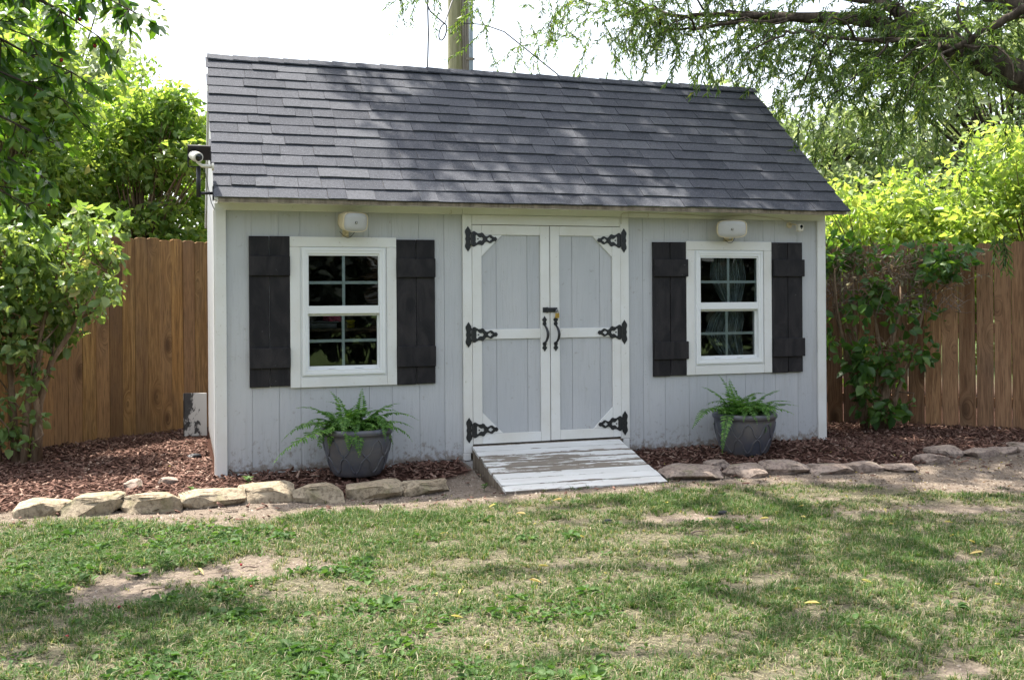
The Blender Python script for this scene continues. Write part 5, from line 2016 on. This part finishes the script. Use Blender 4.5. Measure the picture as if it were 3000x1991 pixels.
# single yellow willow leaves that can be picked out
fl = []
for q in range(5):
    L_ = .05 + .004 * q
    P = np.zeros((1, 3))
    V, F, at_ = leaf_arrays(P, np.array([[1, 0, .1]]), np.array([[0, .2 * (q - 2), 1.0]]), np.array([L_]), np.array([L_ * .13]), np.array([.15 + .17 * q]), oval=True, bend=.35)
    fl.append(mesh_np('fallen_leaf', V, F, {'v': at_}))
rq = random.Random(64)
k = 0
while k < 28:
    dp = math.sqrt(rq.uniform(3.5 ** 2, 6.6 ** 2))
    lt = rq.uniform(-1, 1) * dp * .47
    xx, yy = CX + dp * fx + lt * fy, CY + dp * fy - lt * fx
    if rq.random() > .25 + .3 * (xx + 2) or yy > -1.2:
        continue
    o = add('fallen_leaf', fl[rq.randrange(5)], M['fallen'], None, (xx, yy, float(gz(xx, yy)) + rq.uniform(.018, .030)), (rq.uniform(-.3, .3), rq.uniform(-.2, .2), rq.uniform(0, 6.28)))
    tag(o, 'curled yellow willow leaf lying on the lawn', 'leaf', 'yellow leaves fallen on the lawn')
    k += 1

# sticks
ST = [((-2.80, -2.50), .10, .2, 'short pale stick on the bare patch of the left lawn, nearer the camera'), ((-2.36, -2.24), .08, -.1, 'short pale stick on the bare patch of the left lawn, nearer the shed'),
      ((-1.95, -3.62), .16, 1.2, 'thin brown stick upright to the picture in the middle of the lawn'), ((-1.78, -4.02), .17, .4, 'brown stick at the bottom of the picture left of the middle'),
      ((.02, -2.35), .13, .25, 'brown stick on the grass below the right bare patch'), ((.95, -2.15), .11, .6, 'grey stick on the right lawn')]
for (px_, py_), L_, a, lab in ST:
    p = Vector((px_, py_, float(gz(px_, py_)) + .016))
    d = Vector((math.cos(a), math.sin(a), .05))
    pts = [p + d * (L_ * (t - .5)) + Vector((0, .006 * math.sin(t * 7), .004 * math.sin(t * 5))) for t in (0, .25, .5, .75, 1)]
    tag(MB().tube(pts, [.0045, .004, .0042, .0035, .0025], 6).build('stick', M['twig'], None, True, origin=p), lab, 'stick')
# red berries on the lawn
for i, ((px_, py_), lab) in enumerate((((-3.32, -2.30), 'red berry on the grass at the left picture edge'), ((-2.93, -2.75), 'dark red berry below the left bare patch'), ((-2.38, -2.62), 'red berry on the right end of the left bare patch'),
                                       ((-3.10, -3.10), 'red berry in the weeds at the lower left'), ((-2.40, -2.18), 'dark red berry beside the pale stick on the bare patch'))):
    o = add('berry', MB().lathe([(.0005, -.007), (.0045, -.0055), (.0072, 0), (.0052, .0055), (.0005, .0066)], 12).mesh('berry', True), M['red'], None, (px_, py_, float(gz(px_, py_)) + .014))
    tag(o, lab, 'berry')
# two seedlings in the mulch before the corner trim, one by the ramp, one rosette on the bare patch
for i, (sx_, sy_, s, lab) in enumerate(((-2.27, -.42, 1.0, 'small green seedling in the mulch right of the left corner trim'), (-2.62, -.42, .8, 'small green seedling behind the long edging stone'),
                                        (-.76, -.80, .8, 'small green seedling beside the ramp left edge'), (-2.88, -2.20, 1.6, 'leafy green weed rosette at the edge of the left bare patch'))):
    S_ = empty('seedling', (sx_, sy_, float(gz(sx_, sy_))))
    tag(S_, lab, 'seedling')
    z0 = float(gz(sx_, sy_))
    MB().tube([(sx_, sy_, z0 - .01), (sx_ + .005, sy_, z0 + (.03 * s if s < 1.2 else .008)), (sx_ + .012, sy_, z0 + (.07 * s if s < 1.2 else .016))], .0018, 5).build('stem', M['weed'], S_)
    rs2 = np.random.RandomState(i)
    n = 9
    ang = np.linspace(0, 5.5, n) + rs2.rand(n)
    P = np.stack([np.full(n, sx_ + .008), np.full(n, sy_), z0 + (.02 + .05 * rs2.rand(n)) * s * (1 if s < 1.2 else .15)], 1)
    D = np.stack([np.cos(ang), np.sin(ang), .4 + .3 * rs2.rand(n)], 1)
    leaf_obj('leaves', M['weed'], S_, P, D, np.tile([[0, 0, 1.0]], (n, 1)), np.full(n, .042 * s), np.full(n, .013 * s), .4 + .6 * rs2.rand(n), oval=True)
